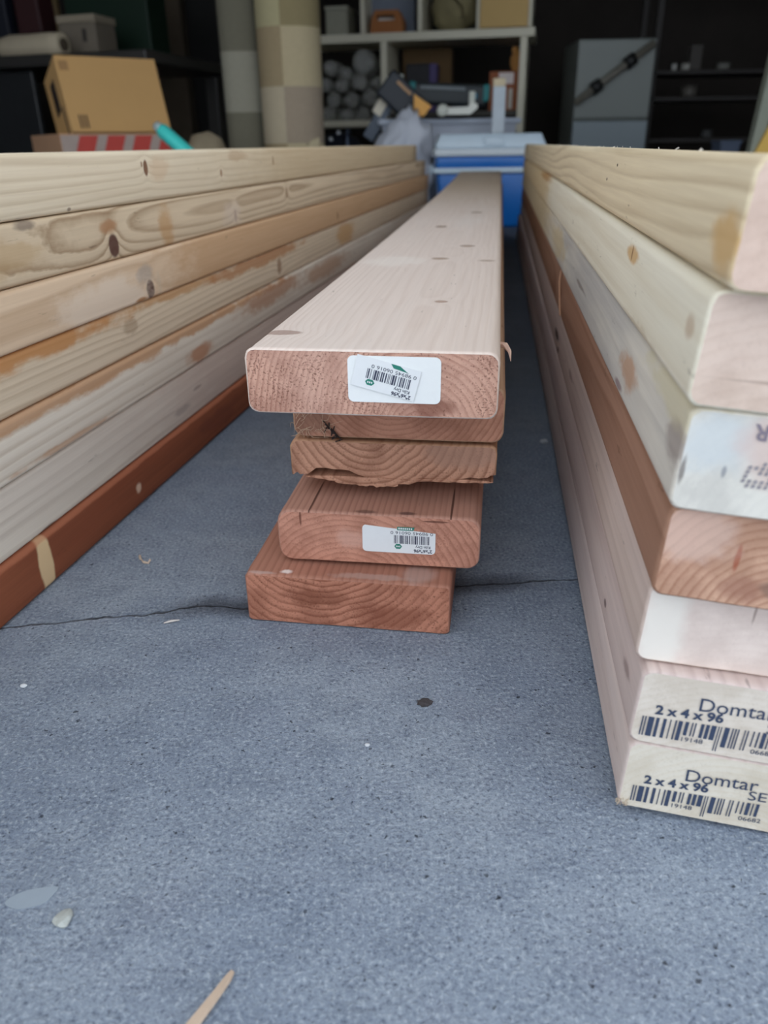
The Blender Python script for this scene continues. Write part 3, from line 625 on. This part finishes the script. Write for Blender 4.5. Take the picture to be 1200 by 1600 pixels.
# things in the tote
tz = TZ
bag = bmesh.new(); blob(bag, (0, 0, 0), (.165, .085, .20), 4, .28, 2.2, 3)
for v in bag.verts: n_ = abs(mnoise.noise(v.co*9))+.5*abs(mnoise.noise(v.co*21)); f_ = max(0, v.co.z/.2); v.co *= 1.12-.42*n_; v.co.x = v.co.x*(1-.5*f_)+.045*f_
pb = at(628, 205, 3.62)
bagm = plastic('bag_plastic', (230, 234, 244), .25, .3, .86)
tag(link('plastic_bag', bag, bagm, smooth=True, loc=(pb.x-.01, 3.57, .225)), 'crumpled whitish plastic bag slumped in front of the tote', 'plastic bag')
pn = at(592, 172, 3.72)
cv = empty('picture_frame', pn, 0, 'small grey-edged cream panel leaning on the left of the tote', 'panel')
cv.rotation_euler = (0, .60, 0)
link('frame', B((.02, .012, -.01), (.05, .02, .22), .003), flat((92, 102, 116), .6), cv); link('panel', B((-.002, -.001, .03), (.042, .006, .10), .002), flat((226, 218, 198), .7), cv)
pn = at(628, 152, 3.66)
tb = empty('tool_case', pn, 0, 'black tool case tilted on top of the tote with a tan strip', 'tool case'); tb.rotation_euler = (0, .70, 0)
link('case_body', B((0, .06, 0), (.19, .12, .115), .01), flat((30, 36, 46), .5), tb); link('tan_strip', B((-.015, -.003, .032), (.075, .006, .012), .002), flat((190, 150, 110), .6), tb)
pn = at(660, 165, 3.60); q = [at(647, 147, 3.60), at(674, 166, 3.60), at(662, 182, 3.60), at(647, 180, 3.60)]
bm = bmesh.new(); poly(bm, [v-pn for v in q], (0, .04, 0))
tag(link('wood_offcut', bm, flat((230, 170, 84), .6), loc=pn), 'bright orange-tan wedge on the tote beside the black tool case', 'offcut')
pn = at(702, 147, 3.85)
dv = empty('long_case', pn, .06, 'long dark case with teal ends lying across the tote', 'case'); dv.rotation_euler = (0, .05, 0)
link('case_body', B((0, .05, 0), (.34, .10, .085), .012), flat((34, 42, 46), .5), dv)
for x in (-.165, .165): link('teal_end', B((x*.99, .045, .01), (.03, .104, .07), .01), flat((36, 128, 130), .5), dv)
link('grey_strip', B((-.03, -.003, .022), (.20, .006, .014), .002), flat((112, 120, 124), .5), dv)
link('blue_badge', B((.115, -.003, -.004), (.016, .006, .022), .002), flat((52, 132, 160), .5), dv)
pn = at(718, 172, 3.62); wm = flat((226, 226, 216), .4)
br = empty('white_bracket', pn, 0, 'white plastic bracket with a round clamp lying on the tote', 'bracket')
bm = bmesh.new(); pts = [(-.055, 0, -.016), (.045, 0, -.016), (.075, 0, .006), (.075, 0, .022), (.05, 0, .028), (.035, 0, .012), (-.055, 0, .010)]
poly(bm, pts, (0, .03, 0)); link('arm', bm, wm, br)
link('clamp', lathe(bmesh.new(), [(.024, 0), (.024, .03), (.014, .034)], 16, (-.07, .03, .0), Matrix.Rotation(math.pi/2, 3, 'X')), flat((206, 208, 196), .5), br, True)
link('clamp_post', B((.052, .015, .045), (.026, .024, .05), .005), flat((206, 208, 196), .5), br, True)
pn = at(779, 170, 3.57); q0, q1 = at(772, 135, 3.57), at(786, 206, 3.57)
rl = empty('paper_strip', (pn.x, 3.57, 0), 0, 'upright pale blue-white board strip behind the cooler', 'strip')
link('strip', B((0, 0, q0.z*.5), (q1.x-q0.x+.006, .022, q0.z), .003), flat((204, 214, 222), .6), rl); link('strip_end', B((-.002, 0, q0.z+.014), (q1.x-q0.x+.004, .024, .03), .004), flat((226, 208, 172), .6), rl)

# white cube shelf, two units stacked
A = .20; SC = at(817, 120, 4.35); SC.z = 0
sh = empty('shelf_unit', SC, -A, 'white cube shelf of open compartments against the dark back', 'shelf unit')
def shl(u, v, dy=0):          # local x, z of the pixel on the shelf's front plane moved dy back
    r = _F + _R*((u-600)/F_PX) + _D*((v-800)/F_PX); n = Vector((math.sin(A), math.cos(A), 0)); c = Vector((0, 0, CAM_H))
    t = ((SC-c).dot(n)+dy)/r.dot(n); P = c+r*t-SC
    return P.x*math.cos(A)-P.y*math.sin(A), P.z
white = flat((214, 208, 186), .5, .04)
zt = shl(700, 47)[1]; zb = shl(700, 61)[1]; xl = -1.36; DP = .36
link('middle_plank', B((xl/2+.02, DP/2, (zt+zb)/2), (-xl+.05, DP, zt-zb), .002), white, sh)
zbot = .06
for u, nm in ((600, 'divider'), (815, 'side_panel')):
    x = shl(u, 130)[0]; link(nm, B((x, DP/2, zb/2), (.034, DP-.004, zb-.002), .002), white, sh)
link('side_panel', B((xl+.02, DP/2, zb/2), (.036, DP-.004, zb-.002), .002), white, sh)
zl = shl(560, 193)[1]
xd = shl(600, 130)[0]
link('lower_shelf', B(((xl+xd)/2, DP/2, zl), (xd-xl-.04, DP-.006, .03), .002), white, sh)
zl2 = shl(790, 172)[1]
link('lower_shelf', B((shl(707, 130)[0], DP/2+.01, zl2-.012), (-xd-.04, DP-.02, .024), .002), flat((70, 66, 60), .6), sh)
for u in (566, 656, 748): link('divider', B((shl(u, 20)[0], DP/2, zt+.19), (.022, DP-.004, .376), .002), white, sh)
link('side_panel', B((.012, DP/2, zt+.19), (.03, DP-.004, .376), .002), white, sh); link('side_panel', B((xl+.02, DP/2, zt+.19), (.03, DP-.004, .376), .002), white, sh)
link('top_plank', B((xl/2+.02, DP/2, zt+.40), (-xl+.05, DP, .04), .002), white, sh)
def onsh(u0, u1, v0, v1, dy):     # centre, width, height in the world of a thing standing in the shelf
    x0, z1 = shl(u0, v0, dy); x1, z0 = shl(u1, v1, dy)
    return x0, x1, z0, z1
def inshelf(name, x, y, z, label, cat, group=None):
    P = Vector((SC.x + x*math.cos(A) + y*math.sin(A), SC.y - x*math.sin(A) + y*math.cos(A), z))
    return empty(name, P, -A, label, cat, group)
x0, x1, z0, z1 = onsh(508, 543, 10, 48, .05)
e = inshelf('storage_box', (x0+x1)/2, .05, zt+.001, 'small off-white box in the upper left shelf compartment', 'box'); h = z1-zt
link('box_body', B((0, .10, h*.43), (x1-x0, .2, h*.86), .004), flat((150, 148, 132), .7), e); link('lid', B((0, .10, h*.93), (x1-x0+.008, .206, h*.13), .004), flat((160, 158, 142), .7), e)
x0, x1, z0, z1 = onsh(570, 652, 0, 48, .2)
e = inshelf('storage_bin', (x0+x1)/2, .18, zt+.001, 'blue-grey fabric bin filling a compartment behind the carton', 'bin')
link('bin_body', B((0, .08, .155), (x1-x0-.02, .15, .30), .01), flat((118, 126, 140), .8), e); link('rim', B((0, .08, .31), (x1-x0-.016, .156, .014), .004), flat((104, 112, 126), .8), e)
x0, x1, z0, z1 = onsh(577, 630, 17, 48, .02)
e = inshelf('carton', (x0+x1)/2, .02, zt+.001, 'brown carton with a cut-out handle in the upper shelf', 'carton'); w_, h = (x1-x0)*.97, z1-zt
bm = bmesh.new()
for y in (0, .10):
    ov = [(w_*p, y, h*q) for p, q in ((-.5, 0), (.5, 0), (.5, .55), (.36, 1), (-.36, 1), (-.46, .6))]; hv = [(w_*p, y, h*q) for p, q in ((-.30, .55), (.26, .55), (.22, .78), (-.30, .78))]
    if y: ov = [(a_, b_, c_*.98) for a_, b_, c_ in ov]
    o_ = [bm.verts.new(p) for p in ov]; i_ = [bm.verts.new(p) for p in hv]
    for q in ((o_[0], o_[1], i_[1], i_[0]), (o_[1], o_[2], i_[1]), (o_[2], o_[3], i_[2], i_[1]), (o_[3], o_[4], i_[3], i_[2]), (o_[4], o_[5], i_[3]), (o_[5], o_[0], i_[0], i_[3])): bm.faces.new(q)
bm.verts.ensure_lookup_table(); vv = list(bm.verts); f_, k_ = vv[:10], vv[10:]
for i in range(6): bm.faces.new((f_[i], f_[(i+1) % 6], k_[(i+1) % 6], k_[i]))
for i in range(4): bm.faces.new((f_[6+i], f_[6+(i+1) % 4], k_[6+(i+1) % 4], k_[6+i]))
link('carton_body', bm, flat((164, 104, 58), .8, .15, 20), e); link('paper', B((-.01*w_, .05, h*.63), (w_*.6, .02, h*.2), .002), flat((206, 200, 190), .7), e)
x0, x1, z0, z1 = onsh(668, 744, -12, 44, .06)
e = inshelf('cloth_bag', (x0+x1)/2, .15, zt+.001, 'olive tan cloth bag slumped in a shelf compartment', 'bag')
bm = bmesh.new(); blob(bm, (0, 0, .10), ((x1-x0)*.49, .1, .10), 3, .22, 2.4, 8)
for v in bm.verts: v.co.z = max(0, v.co.z)
link('bag_body', bm, flat((136, 126, 92), .9, .2, 25), e, True); link('bag_fold', tube(bmesh.new(), [(-.06, -.095, .16), (.0, -.11, .15), (.05, -.095, .10), (.06, -.09, .05)], .008, 8), flat((116, 106, 76), .9), e, True)
x0, x1, z0, z1 = onsh(751, 824, -10, 43, -.02)
e = inshelf('cardboard_box', (x0+x1)/2, -.02, zt+.001, 'yellowish cardboard box standing at the right end of upper shelf', 'box')
link('box_body', B((0, .15, .115), (x1-x0, .3, .23), .003), flat((206, 172, 112), .8, .06, 12), e); link('tape', B((.02, -.0008, .16), ((x1-x0)*.35, .002, .05), .0005), flat((220, 190, 130), .4), e)
# lower right compartment
x0, x1, z0, z1 = onsh(765, 812, 112, 170, .05)
e = inshelf('cardboard_box', (x0+x1)/2-.006, .05, zl2+.001, 'reddish brown carton with white label inside the lower shelf', 'box'); h = z1-zl2
link('box_body', B((0, .11, h/2), (x1-x0-.012, .2, h), .003), flat((156, 92, 60), .8, .08, 12), e); link('paper_label', B((.01, .0085, h*.82), (.075, .002, .05), .0005), flat((226, 214, 210), .6), e)
link('dark_gap', B((.035, .008, h*.30), (.02, .003, .09), .0005), flat((196, 190, 178), .6), e)
e = inshelf('plush_toy', (x0+x1)/2+.05, .12, zl2+h+.001, 'tan soft lump on top of the reddish brown carton', 'soft toy')
bm = bmesh.new(); blob(bm, (0, 0, .045), (.034, .03, .05), 3, .2, 2, 2); blob(bm, (-.012, 0, .095), (.018, .015, .018), 2, .1, 2, 3); link('toy_body', bm, flat((190, 136, 74), .9), e, True)
x0, x1, z0, z1 = onsh(634, 682, 100, 140, .12)
e = inshelf('storage_box', (x0+x1)/2, .12, zl2+.001, 'black box with a purple side in the lower shelf above tote', 'box'); h = z1-zl2
link('box_body', B((-.02, .055, h/2), (x1-x0-.04, .10, h), .004), flat((24, 22, 28), .6), e); link('purple_side', B(((x1-x0)*.5-.02, .05, h/2), (.038, .10, h*.98), .004), flat((74, 62, 110), .6), e)
x0, x1, z0, z1 = onsh(645, 700, 70, 98, .22)
e = inshelf('cardboard_box', (x0+x1)/2-.02, .236, zl2+.001, 'dim brown box at the back of lower shelf', 'box'); link('box_body', B((0, .05, .15), (.26, .10, .30), .004), flat((96, 74, 46), .9), e); link('flap', B((.0, .03, .303), (.25, .05, .004), .001), flat((104, 82, 52), .9), e)
pn = at(624, 118, 3.85)
bt = empty('spray_bottle', (pn.x, 3.80, TZ-.24), 0, 'small white bottle standing behind the black tool case', 'bottle')
link('bottle', lathe(bmesh.new(), [(.03, 0), (.032, .01), (.032, .20), (.014, .24), (.014, .27)], 14), flat((220, 220, 210), .5), bt, True)
link('cap', lathe(bmesh.new(), [(.018, .27), (.018, pn.z-(TZ-.24))], 12), flat((200, 204, 196), .5), bt, True)
# clear bottles piled in the lower left compartment
glassm = plastic('bottle_plastic', (226, 226, 220), .6, .08, .6)
capm = flat((150, 152, 150), .5)
def bottle(loc, rad, tilt, label):
    o = empty('plastic_bottle', loc, -A + tilt, label, 'bottle', 'clear bottles heaped in the shelf')
    R_ = Matrix.Rotation(-math.pi/2, 3, 'X')
    link('bottle_body', lathe(bmesh.new(), [(rad*.30, .006), (rad*.62, .0), (rad*.95, .010), (rad, .03), (rad, .09), (rad*.96, .10), (rad, .11), (rad, .16), (rad*.4, .21), (rad*.36, .225)], 18, (0, 0, 0), R_), glassm, o, True)
    link('cap', lathe(bmesh.new(), [(rad*.42, .224), (rad*.42, .245)], 12, (0, 0, 0), R_), capm, o, True)
spots_b = [(512, 178, 13), (540, 180, 13), (566, 178, 13), (590, 176, 11), (520, 156, 13), (548, 156, 13), (576, 152, 14), (507, 132, 12), (532, 132, 13), (560, 128, 14), (587, 128, 11), (514, 106, 13), (566, 96, 20), (540, 114, 11)]
rown = ['lowest row', 'second row', 'third row', 'top row']; nth = ['first from the left', 'second from the left', 'third from the left', 'fourth from the left']
rowi = [0, 0, 0, 0, 1, 1, 1, 2, 2, 2, 2, 3, 3, 3]; pos = [0, 1, 2, 3, 0, 1, 2, 0, 1, 2, 3, 0, 2, 1]
for i, (u, v, rp) in enumerate(spots_b):
    x, z = shl(u, v, .03+.02*(i % 3)); y = .03+.02*(i % 3)
    P = Vector((SC.x + x*math.cos(A) + y*math.sin(A), SC.y - x*math.sin(A) + y*math.cos(A), z))
    bottle(P, rp*.0029, random.uniform(-.1, .1), 'clear bottle in the shelf heap, %s, %s' % (rown[rowi[i]], nth[pos[i]]) if rp != 20 else 'largest clear bottle, on the top right of the shelf heap')
# dark bag under them with little white clasps
pn = at(532, 215, 3.95)
e = empty('duffel_bag', (pn.x, 3.98, 0), 0, 'dark navy bag with white clasps beneath the heap of bottles', 'bag')
bm = bmesh.new(); blob(bm, (0, .05, .17), (.15, .12, .185), 3, .12, 2.2, 5)
for v in bm.verts: v.co.z = max(0.001, v.co.z)
link('bag_body', bm, flat((26, 32, 46), .6, .2, 20), e, True)
for u, v in ((517, 220), (529, 210)):
    q = at(u, v, 3.845); link('clasp', lathe(bmesh.new(), [(.006, 0), (.008, .004), (.008, .012), (.005, .014)], 10, (q.x-pn.x, q.y-3.98, q.z)), flat((220, 224, 230), .4), e, True)
link('strap', tube(bmesh.new(), [(.04, -.07, .27), (.03, -.06, .31), (.035, -.03, .36), (.045, .02, .345)], .007, 6), flat((120, 134, 160), .6), e, True)

# patchwork rugs rolled up and stood on end
def rug(name, plan, base, cols, rows, label, Y):
    e = empty(name, base, 0, label, 'rug'); n = len(plan); mats = [flat(c, .95, .10, 60, .002) for c in sorted({c for r in rows for c in r[1]})]
    key = sorted({c for r in rows for c in r[1]}); z = 0
    bm = bmesh.new()
    zs = [0]
    for hgt, _ in rows: zs.append(zs[-1]+hgt)
    grid = []
    for zz in zs:
        k = 1 + .06*(zz/zs[-1]-.3)
        grid.append([[bm.verts.new((x*k, y+off, zz)) for x, y in plan] for off in (0, .012)])
    for j, (hgt, cc) in enumerate(rows):
        for i in range(n-1):
            ci = 0
            for q, lim in enumerate(cols):
                if i >= lim: ci = q
            mi = key.index(cc[ci % len(cc)])
            for sd in (0, 1):
                f = bm.faces.new((grid[j][sd][i], grid[j][sd][i+1], grid[j+1][sd][i+1], grid[j+1][sd][i])); f.material_index = mi; f.smooth = True
        for i in (0, n-1): bm.faces.new((grid[j][0][i], grid[j+1][0][i], grid[j+1][1][i], grid[j][1][i]))
    for j in (0, -1):
        for i in range(n-1): bm.faces.new((grid[j][0][i], grid[j][0][i+1], grid[j][1][i+1], grid[j][1][i]))
    me = bpy.data.meshes.new('rug_pile'); bmesh.ops.recalc_face_normals(bm, faces=bm.faces); bm.to_mesh(me); bm.free()
    for m in mats: me.materials.append(m)
    o = bpy.data.objects.new('rug_pile', me); COL.objects.link(o); o.parent = e
    return e
RYD = 3.3; ca = at(452, 150, RYD); cw_ = (at(506, 60, RYD).x-at(404, 60, RYD).x)/2
# plan: half-round front, columns split left of the middle
def arcplan(hw, dpt, n): return [(hw*math.sin(-math.pi/2+math.pi*i/n)*1.0, dpt*(1-math.cos(-math.pi/2+math.pi*i/n))) for i in range(n+1)]
pl_ = arcplan(cw_, .10, 20)
z40, z135 = at(450, 40, RYD).z, at(450, 135, RYD).z; st_ = z40-z135
A1, A2, A3, A4, A5, A6 = (178, 168, 130), (148, 134, 98), (160, 142, 110), (190, 174, 140), (186, 172, 146), (164, 148, 128)
zfirst = z135-st_; rows = [(zfirst, (A3, A4))] if zfirst > 0 else []
rows += [(st_, (A5, A6)), (st_, (A3, A4)), (st_, (A1, A2)), (st_, (A3, A4)), (st_, (A5, A6)), (st_, (A1, A2))]
rug('rug', pl_, (ca.x, RYD, 0.001), (0, 9), rows, 'beige check rolled rug standing on end, the lighter and nearer one', RYD)
cb = at(378, 150, RYD+.12); hw2 = (at(412, 60, RYD+.12).x-at(349, 60, RYD+.12).x)/2
z80, z175 = at(375, 80, RYD+.12).z, at(375, 176, RYD+.12).z; s2 = z80-z175; zf = z175-int(z175/s2)*s2
G1_, G2_ = (112, 108, 92), (150, 146, 130)
nrow = int(z175/s2); rows = [(zf, (G2_ if nrow % 2 == 0 else G1_,))] + [(s2, (G1_ if (nrow-i) % 2 == 1 else G2_,)) for i in range(nrow)] + [(s2, (G2_,)), (s2, (G1_,)), (s2, (G2_,)), (s2, (G1_,))]
rug('rug', [(-hw2, .05), (-hw2*.9, .015), (-hw2*.5, .002), (0, 0), (hw2*.6, .004), (hw2, .02)], (cb.x, RYD+.12, 0.001), (0,), rows, 'dark grey check rug standing on end behind the beige one', RYD)
pn = at(470, 226, 3.05)
e = tag(link('crumpled_paper', blob(bmesh.new(), (0, 0, 0), (.07, .05, .15), 3, .5, 2.2, 6), flat((176, 162, 132), .9)), 'crumpled beige paper at the foot of the beige rug', 'paper'); e.location = (pn.x+.03, 3.12, .145)

# cardboard boxes at the left
card = flat((206, 162, 104), .8, .05, 10); card2 = flat((196, 152, 118), .8, .05, 10); tapec = flat((52, 44, 40), .5); redc = flat((196, 72, 62), .7); greyc = flat((178, 160, 150), .8)
lo = at(92, 207, 2.9); ro = at(252, 207, 2.9); bw = ro.x-lo.x
bw *= 1.12
e = empty('cardboard_box', (lo.x, 2.9, 0), .60, 'lower carton printed with red diagonal stripes, half hidden by left stack', 'box'); h = lo.z-.004
bm = bmesh.new(); t_ = .006
bx(bm, (bw/2, t_/2, h/2), (bw, t_, h)); bx(bm, (bw/2, .42-t_/2, h/2), (bw, t_, h)); bx(bm, (t_/2, .21, h/2), (t_, .42-2*t_, h)); bx(bm, (bw-t_/2, .21, h/2), (t_, .42-2*t_, h)); bx(bm, (bw/2, .21, t_/2), (bw-2*t_, .42-2*t_, t_))
link('box_body', bm, card2, e)
link('stripe_band', B((bw/2, -.0015, h-.062), (bw*.99, .003, .115), .0008), greyc, e)
for k in range(4):
    x = bw*(.06+.25*k); bm = bmesh.new(); poly(bm, [(x, -.0035, h-.119), (x+.062, -.0035, h-.119), (x+.105, -.0035, h-.006), (x+.043, -.0035, h-.006)], (0, .0015, 0)); link('red_stripe', bm, redc, e)
# upper box: turned and leaning back
hb = .255; wb = .355; db = .20
e = empty('cardboard_box', (0, 0, 0), 0, 'tan cardboard carton tilted back on the striped carton', 'box')
psi = .60; lean = .36
Mx = Matrix.Rotation(psi, 4, 'Z') @ Matrix.Rotation(-lean, 4, 'X')
P0 = at(114, 207, 2.96)
e.matrix_world = Matrix.Translation((P0.x, P0.y, h+.006)) @ Mx
link('box_body', B((wb/2, db/2, hb/2), (wb, db, hb), .003), card, e)
link('tape', B((-.0008, db*.5, hb*.60), (.002, .06, hb*.42), .0005), tapec, e); link('tape', B((-.0006, db*.22, hb*.2), (.002, .012, hb*.4), .0005), tapec, e)
bm = bmesh.new()
for i in range(3):
    bx(bm, (.035+.012*i, -.0006, .035), (.006, .0014, .045)); 
link('printed_mark', bm, flat((92, 70, 50), .7), e); link('printed_mark', B((.025, -.0006, hb-.035), (.03, .0014, .03)), flat((170, 130, 84), .7), e)
# mop handle and grey sack
q0, q1 = at(243, 195, 2.62), at(300, 245, 2.58)
e = empty('mop_handle', (q0.x, q0.y, 0), 0, 'turquoise mop handle leaning over the left stack', 'mop'); d_ = (q1-q0)
sp = Vector((0, 0, q0.z))
bm = bmesh.new(); tube(bm, [sp+d_*.14, sp+d_*.2, sp+d_*.9, sp+d_*((.02-q0.z)/d_.z)], lambda f: .018+.004*math.sin(f*3), 12); link('grip', bm, flat((72, 214, 204), .45, .04), e, True)
bm = bmesh.new(); tube(bm, [sp, sp+d_*.16], lambda f: .012+.006*f, 12); link('grip_tip', bm, flat((170, 186, 186), .5), e, True)
pn = at(292, 222, 2.95)
e = tag(link('sack', blob(bmesh.new(), (0, 0, 0), (.10, .09, .175), 3, .2, 2, 12), flat((150, 136, 112), .9, .15, 20), smooth=True), 'beige-grey cloth sack beside the mop handle', 'sack'); e.location = (pn.x+.05, 3.02, .17)
# dark workbench with things on it
Bz = at(60, 95, 3.75).z
wb_ = empty('workbench', (at(90, 95, 3.75).x, 3.75, 0), -.28, 'dark workbench along the back left of the garage', 'workbench')
dk = flat((52, 50, 48), .35, .1); dk2 = flat((40, 42, 44), .25, .1)
link('worktop', B((-.28, .35, Bz), (1.45, .78, .045), .006), dk, wb_)
link('front_panel', B((-.55, .04, (Bz-.03)/2), (.78, .03, Bz-.03), .004), dk2, wb_)
for x in (-.95, .38):
    for y in (.08, .66): link('leg', B((x, y, (Bz-.03)/2), (.06, .06, Bz-.03), .004), dk, wb_)
def onb(u, v, Y): return at(u, v, Y)
tz_ = Bz+.024
wr = flat((196, 182, 156), .8, .12, 18)
for (u, v, rr_, lab, zz) in ((52, 62, .050, 'front cream paper roll lying on the workbench', 0), (62, 40, .040, 'upper cream paper roll resting behind the front roll', .045)):
    p = at(u, v, 4.0)
    o = empty('paper_roll', (p.x-zz*1.6, 3.97+zz*2.2, tz_+rr_+zz*.2), -.35, lab, 'paper roll', None)
    R_ = Matrix.Rotation(math.pi/2, 3, 'Y')
    link('roll', lathe(bmesh.new(), [(rr_*.25, -.20), (rr_*.8, -.16), (rr_, -.10), (rr_*.97, .0), (rr_, .10), (rr_*.95, .17), (rr_*.9, .172), (rr_*.55, .172)], 16, (0, 0, 0), R_), wr, o, True)
    link('roll_core', lathe(bmesh.new(), [(rr_*.5, .171), (rr_*.5, .178)], 14, (0, 0, 0), R_), flat((84, 72, 58), .8), o)
p = at(130, 80, 4.1)
e = empty('storage_box', (p.x, 4.06, tz_), -.28, 'grey box with paler lid standing on the workbench', 'box')
link('box_body', B((0, .08, .075), (.19, .16, .15), .004), flat((122, 112, 98), .8), e); link('lid', B((0, .08, .165), (.20, .17, .03), .004), flat((156, 144, 124), .8), e); link('dark_mark', B((.035, -.001, .10), (.02, .003, .05), .001), flat((60, 54, 48), .7), e)
p = at(160, 50, 4.35)
e = empty('green_crate', (p.x, 4.45, tz_), -.28, 'dark green crate behind the box on the workbench', 'crate')
link('crate_body', B((0, .09, .21), (.46, .18, .42), .008), flat((14, 42, 27), .6), e); link('rim', B((0, .09, .415), (.48, .2, .03), .005), flat((30, 50, 40), .6), e)
p = at(66, 15, 4.5)
e = empty('wood_post', (p.x, 4.66, 0), 0, 'pale timber post standing behind the workbench', 'post'); link('post', B((0, 0, .65), (.055, .045, 1.3), .004), flat((170, 146, 106), .8), e); link('post_cap', B((0, 0, 1.31), (.06, .05, .02), .003), flat((150, 128, 92), .8), e)
p = at(46, 10, 4.35)
pr_ = p; e = empty('red_bin', (p.x-.03, 4.38, tz_), -.2, 'dark red bin at the left end of the workbench', 'bin'); link('bin_body', B((0, .07, .17), (.13, .14, .34), .01), flat((56, 20, 22), .6), e); link('rim', B((0, .07, .342), (.14, .15, .016), .004), flat((64, 26, 26), .6), e)
p = at(10, 10, 4.35)
e = empty('blue_bin', (pr_.x-.205, 4.40, tz_), -.2, 'dark navy bin left of the red bin', 'bin'); link('bin_body', B((0, .07, .17), (.15, .14, .34), .01), flat((20, 24, 38), .6), e); link('rim', B((0, .07, .342), (.16, .15, .016), .004), flat((28, 32, 46), .6), e)

# right: pale sheet panel with a reflected pole built onto its front, dim rack, leaning yellow panel
YP = 4.4; q = [at(905, 60, YP), at(1028, 56, YP), at(1008, 240, YP), at(893, 240, YP)]
zc = q[0].z; bw_ = q[1].x-q[0].x
e = empty('white_cabinet', ((q[0].x+q[1].x)/2, YP, 0), -.03, 'pale grey cabinet with a slanting reflection built as a bar in the dark right rear', 'cabinet')
cabm = flat((120, 126, 122), .4, .05, 6)
zs = at(895, 188, YP).z
link('cabinet_body', B((.004, .20, zc/2), (bw_, .36, zc), .008), flat((112, 116, 112), .45, .05, 6), e)
link('upper_door', B((0, .008, (zc+zs)/2), (bw_*.985, .024, zc-zs-.01), .006), cabm, e); link('lower_drawer', B((0, .006, zs/2), (bw_*.985, .028, zs-.01), .006), flat((132, 144, 150), .4, .04, 6), e)
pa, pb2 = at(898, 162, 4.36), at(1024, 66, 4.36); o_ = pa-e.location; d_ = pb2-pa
bm = bmesh.new(); tube(bm, [o_+d_*.01, o_+d_*.99], .018, 10); link('reflected_bar', bm, flat((112, 108, 98), .5), e, True)  # reflection on the cabinet front, modelled as a solid tube
for f in (.28, .70): link('clamp', tube(bmesh.new(), [o_+d_*(f-.055), o_+d_*(f+.055)], .030, 10), flat((26, 26, 26), .5), e, True)  # dark clips seen in that reflection, modelled the same way
p = at(1090, 100, 4.6)
e = empty('metal_rack', (p.x+.20, 4.75, 0), 0, 'dark metal rack in the right rear shadows', 'rack'); rk = flat((44, 40, 38), .6)
for x in (-.42, .42):
    for y in (-.13, .13): link('upright', B((x, y, .6), (.03, .03, 1.2), .003), rk, e)
zsl = [at(1090, v, 4.6).z for v in (215, 150, 108)]
for z in zsl+[1.16]: link('rack_shelf', B((0, 0, z-.012), (.87, .29, .02), .003), rk, e)
stuff_ = [(1058, 92, .028, .03, 2, (190, 190, 186), 'small white jar at left end of the rack', 'jar'), (1077, 90, .05, .03, 2, (170, 168, 160), 'small pale tub beside the white jar on the rack', 'tub'), (1090, 80, .06, .11, 2, (70, 66, 62), 'dim grey carton on the rack behind the tub', 'carton'),
          (1135, 96, .07, .03, 2, (110, 110, 104), 'flat grey tin on the right of the rack', 'tin'), (1082, 126, .08, .05, 1, (86, 82, 76), 'dim grey tin on middle rack shelf', 'tin'), (1110, 190, .06, .04, 0, (66, 66, 66), 'dark tin on the lowest rack shelf', 'tin')]
for u, v, w_, h_, si, c_, lab, cat in stuff_:
    q_ = at(u, v, 4.62); o = empty('storage_'+cat if cat != 'carton' else 'small_carton', (q_.x, 4.65, zsl[si]), 0, lab, cat)
    if cat in ('carton',): link('carton_body', B((0, 0, h_/2), (w_, .05, h_), .003), flat(c_, .7), o); link('flap', B((0, 0, h_+.001), (w_*.98, .048, .003), .001), flat(c_, .75), o)
    else:
        link('body', lathe(bmesh.new(), [(w_/2*.9, 0), (w_/2, .004), (w_/2, h_*.8), (w_/2*.9, h_*.82)], 14), flat(c_, .6), o, True); link('lid', lathe(bmesh.new(), [(w_/2*1.02, h_*.8), (w_/2*1.02, h_)], 14), flat(tuple(int(x*.85) for x in c_), .6), o, True)
q_ = at(1141, 232, 3.6)
e = empty('small_bin', (q_.x, 3.65, 0), 0, 'small slate-blue bin on the floor at right rear', 'bin'); link('bin_body', B((0, 0, .145), (.085, .10, .29), .006, taper=.85), flat((84, 96, 118), .6), e); link('rim', B((0, 0, .288), (.092, .107, .012), .003), flat((84, 96, 118), .6), e)
# leaning panel at the right edge
YQ = 2.55; a_ = at(1171, 240, YQ); b_ = at(1200, 118, YQ); dv_ = b_-a_
def ext(f): return a_ + dv_*f
kf = -a_.z/dv_.z
e = empty('leaning_panel', (ext(kf).x, YQ, 0), 0, 'grey-edged panel with yellow board leaning at the right edge', 'panel')
o_ = Vector((ext(kf).x, YQ, 0)); bm = bmesh.new(); poly(bm, [ext(kf*.995)-o_, ext(kf*.995)-o_+Vector((.034, 0, 0)), ext(1.9)-o_+Vector((.034, 0, 0)), ext(1.9)-o_], (0, .03, 0)); link('edge_strip', bm, flat((128, 132, 118), .6), e)
bm = bmesh.new(); poly(bm, [ext(kf*.995)-o_+Vector((.034, .004, 0)), ext(kf*.995)-o_+Vector((.55, .004, 0)), ext(1.9)-o_+Vector((.36, .004, 0)), ext(1.9)-o_+Vector((.034, .004, 0))], (0, .02, 0)); link('dark_panel', bm, flat((76, 74, 52), .7), e)
t0 = at(1176, 242, YQ)-o_; t1 = at(1204, 190, YQ)-o_
sl = (t1-t0)/(t1.z-t0.z); g0 = t0 - sl*t0.z*.995
bm = bmesh.new(); poly(bm, [g0+Vector((0, -.012, 0)), g0+Vector((.42, -.012, 0)), t1+sl*.12+Vector((.12, -.012, 0)), t1+sl*.12+Vector((0, -.012, 0))], (0, .012, 0)); link('yellow_board', bm, flat((212, 172, 84), .7), e)
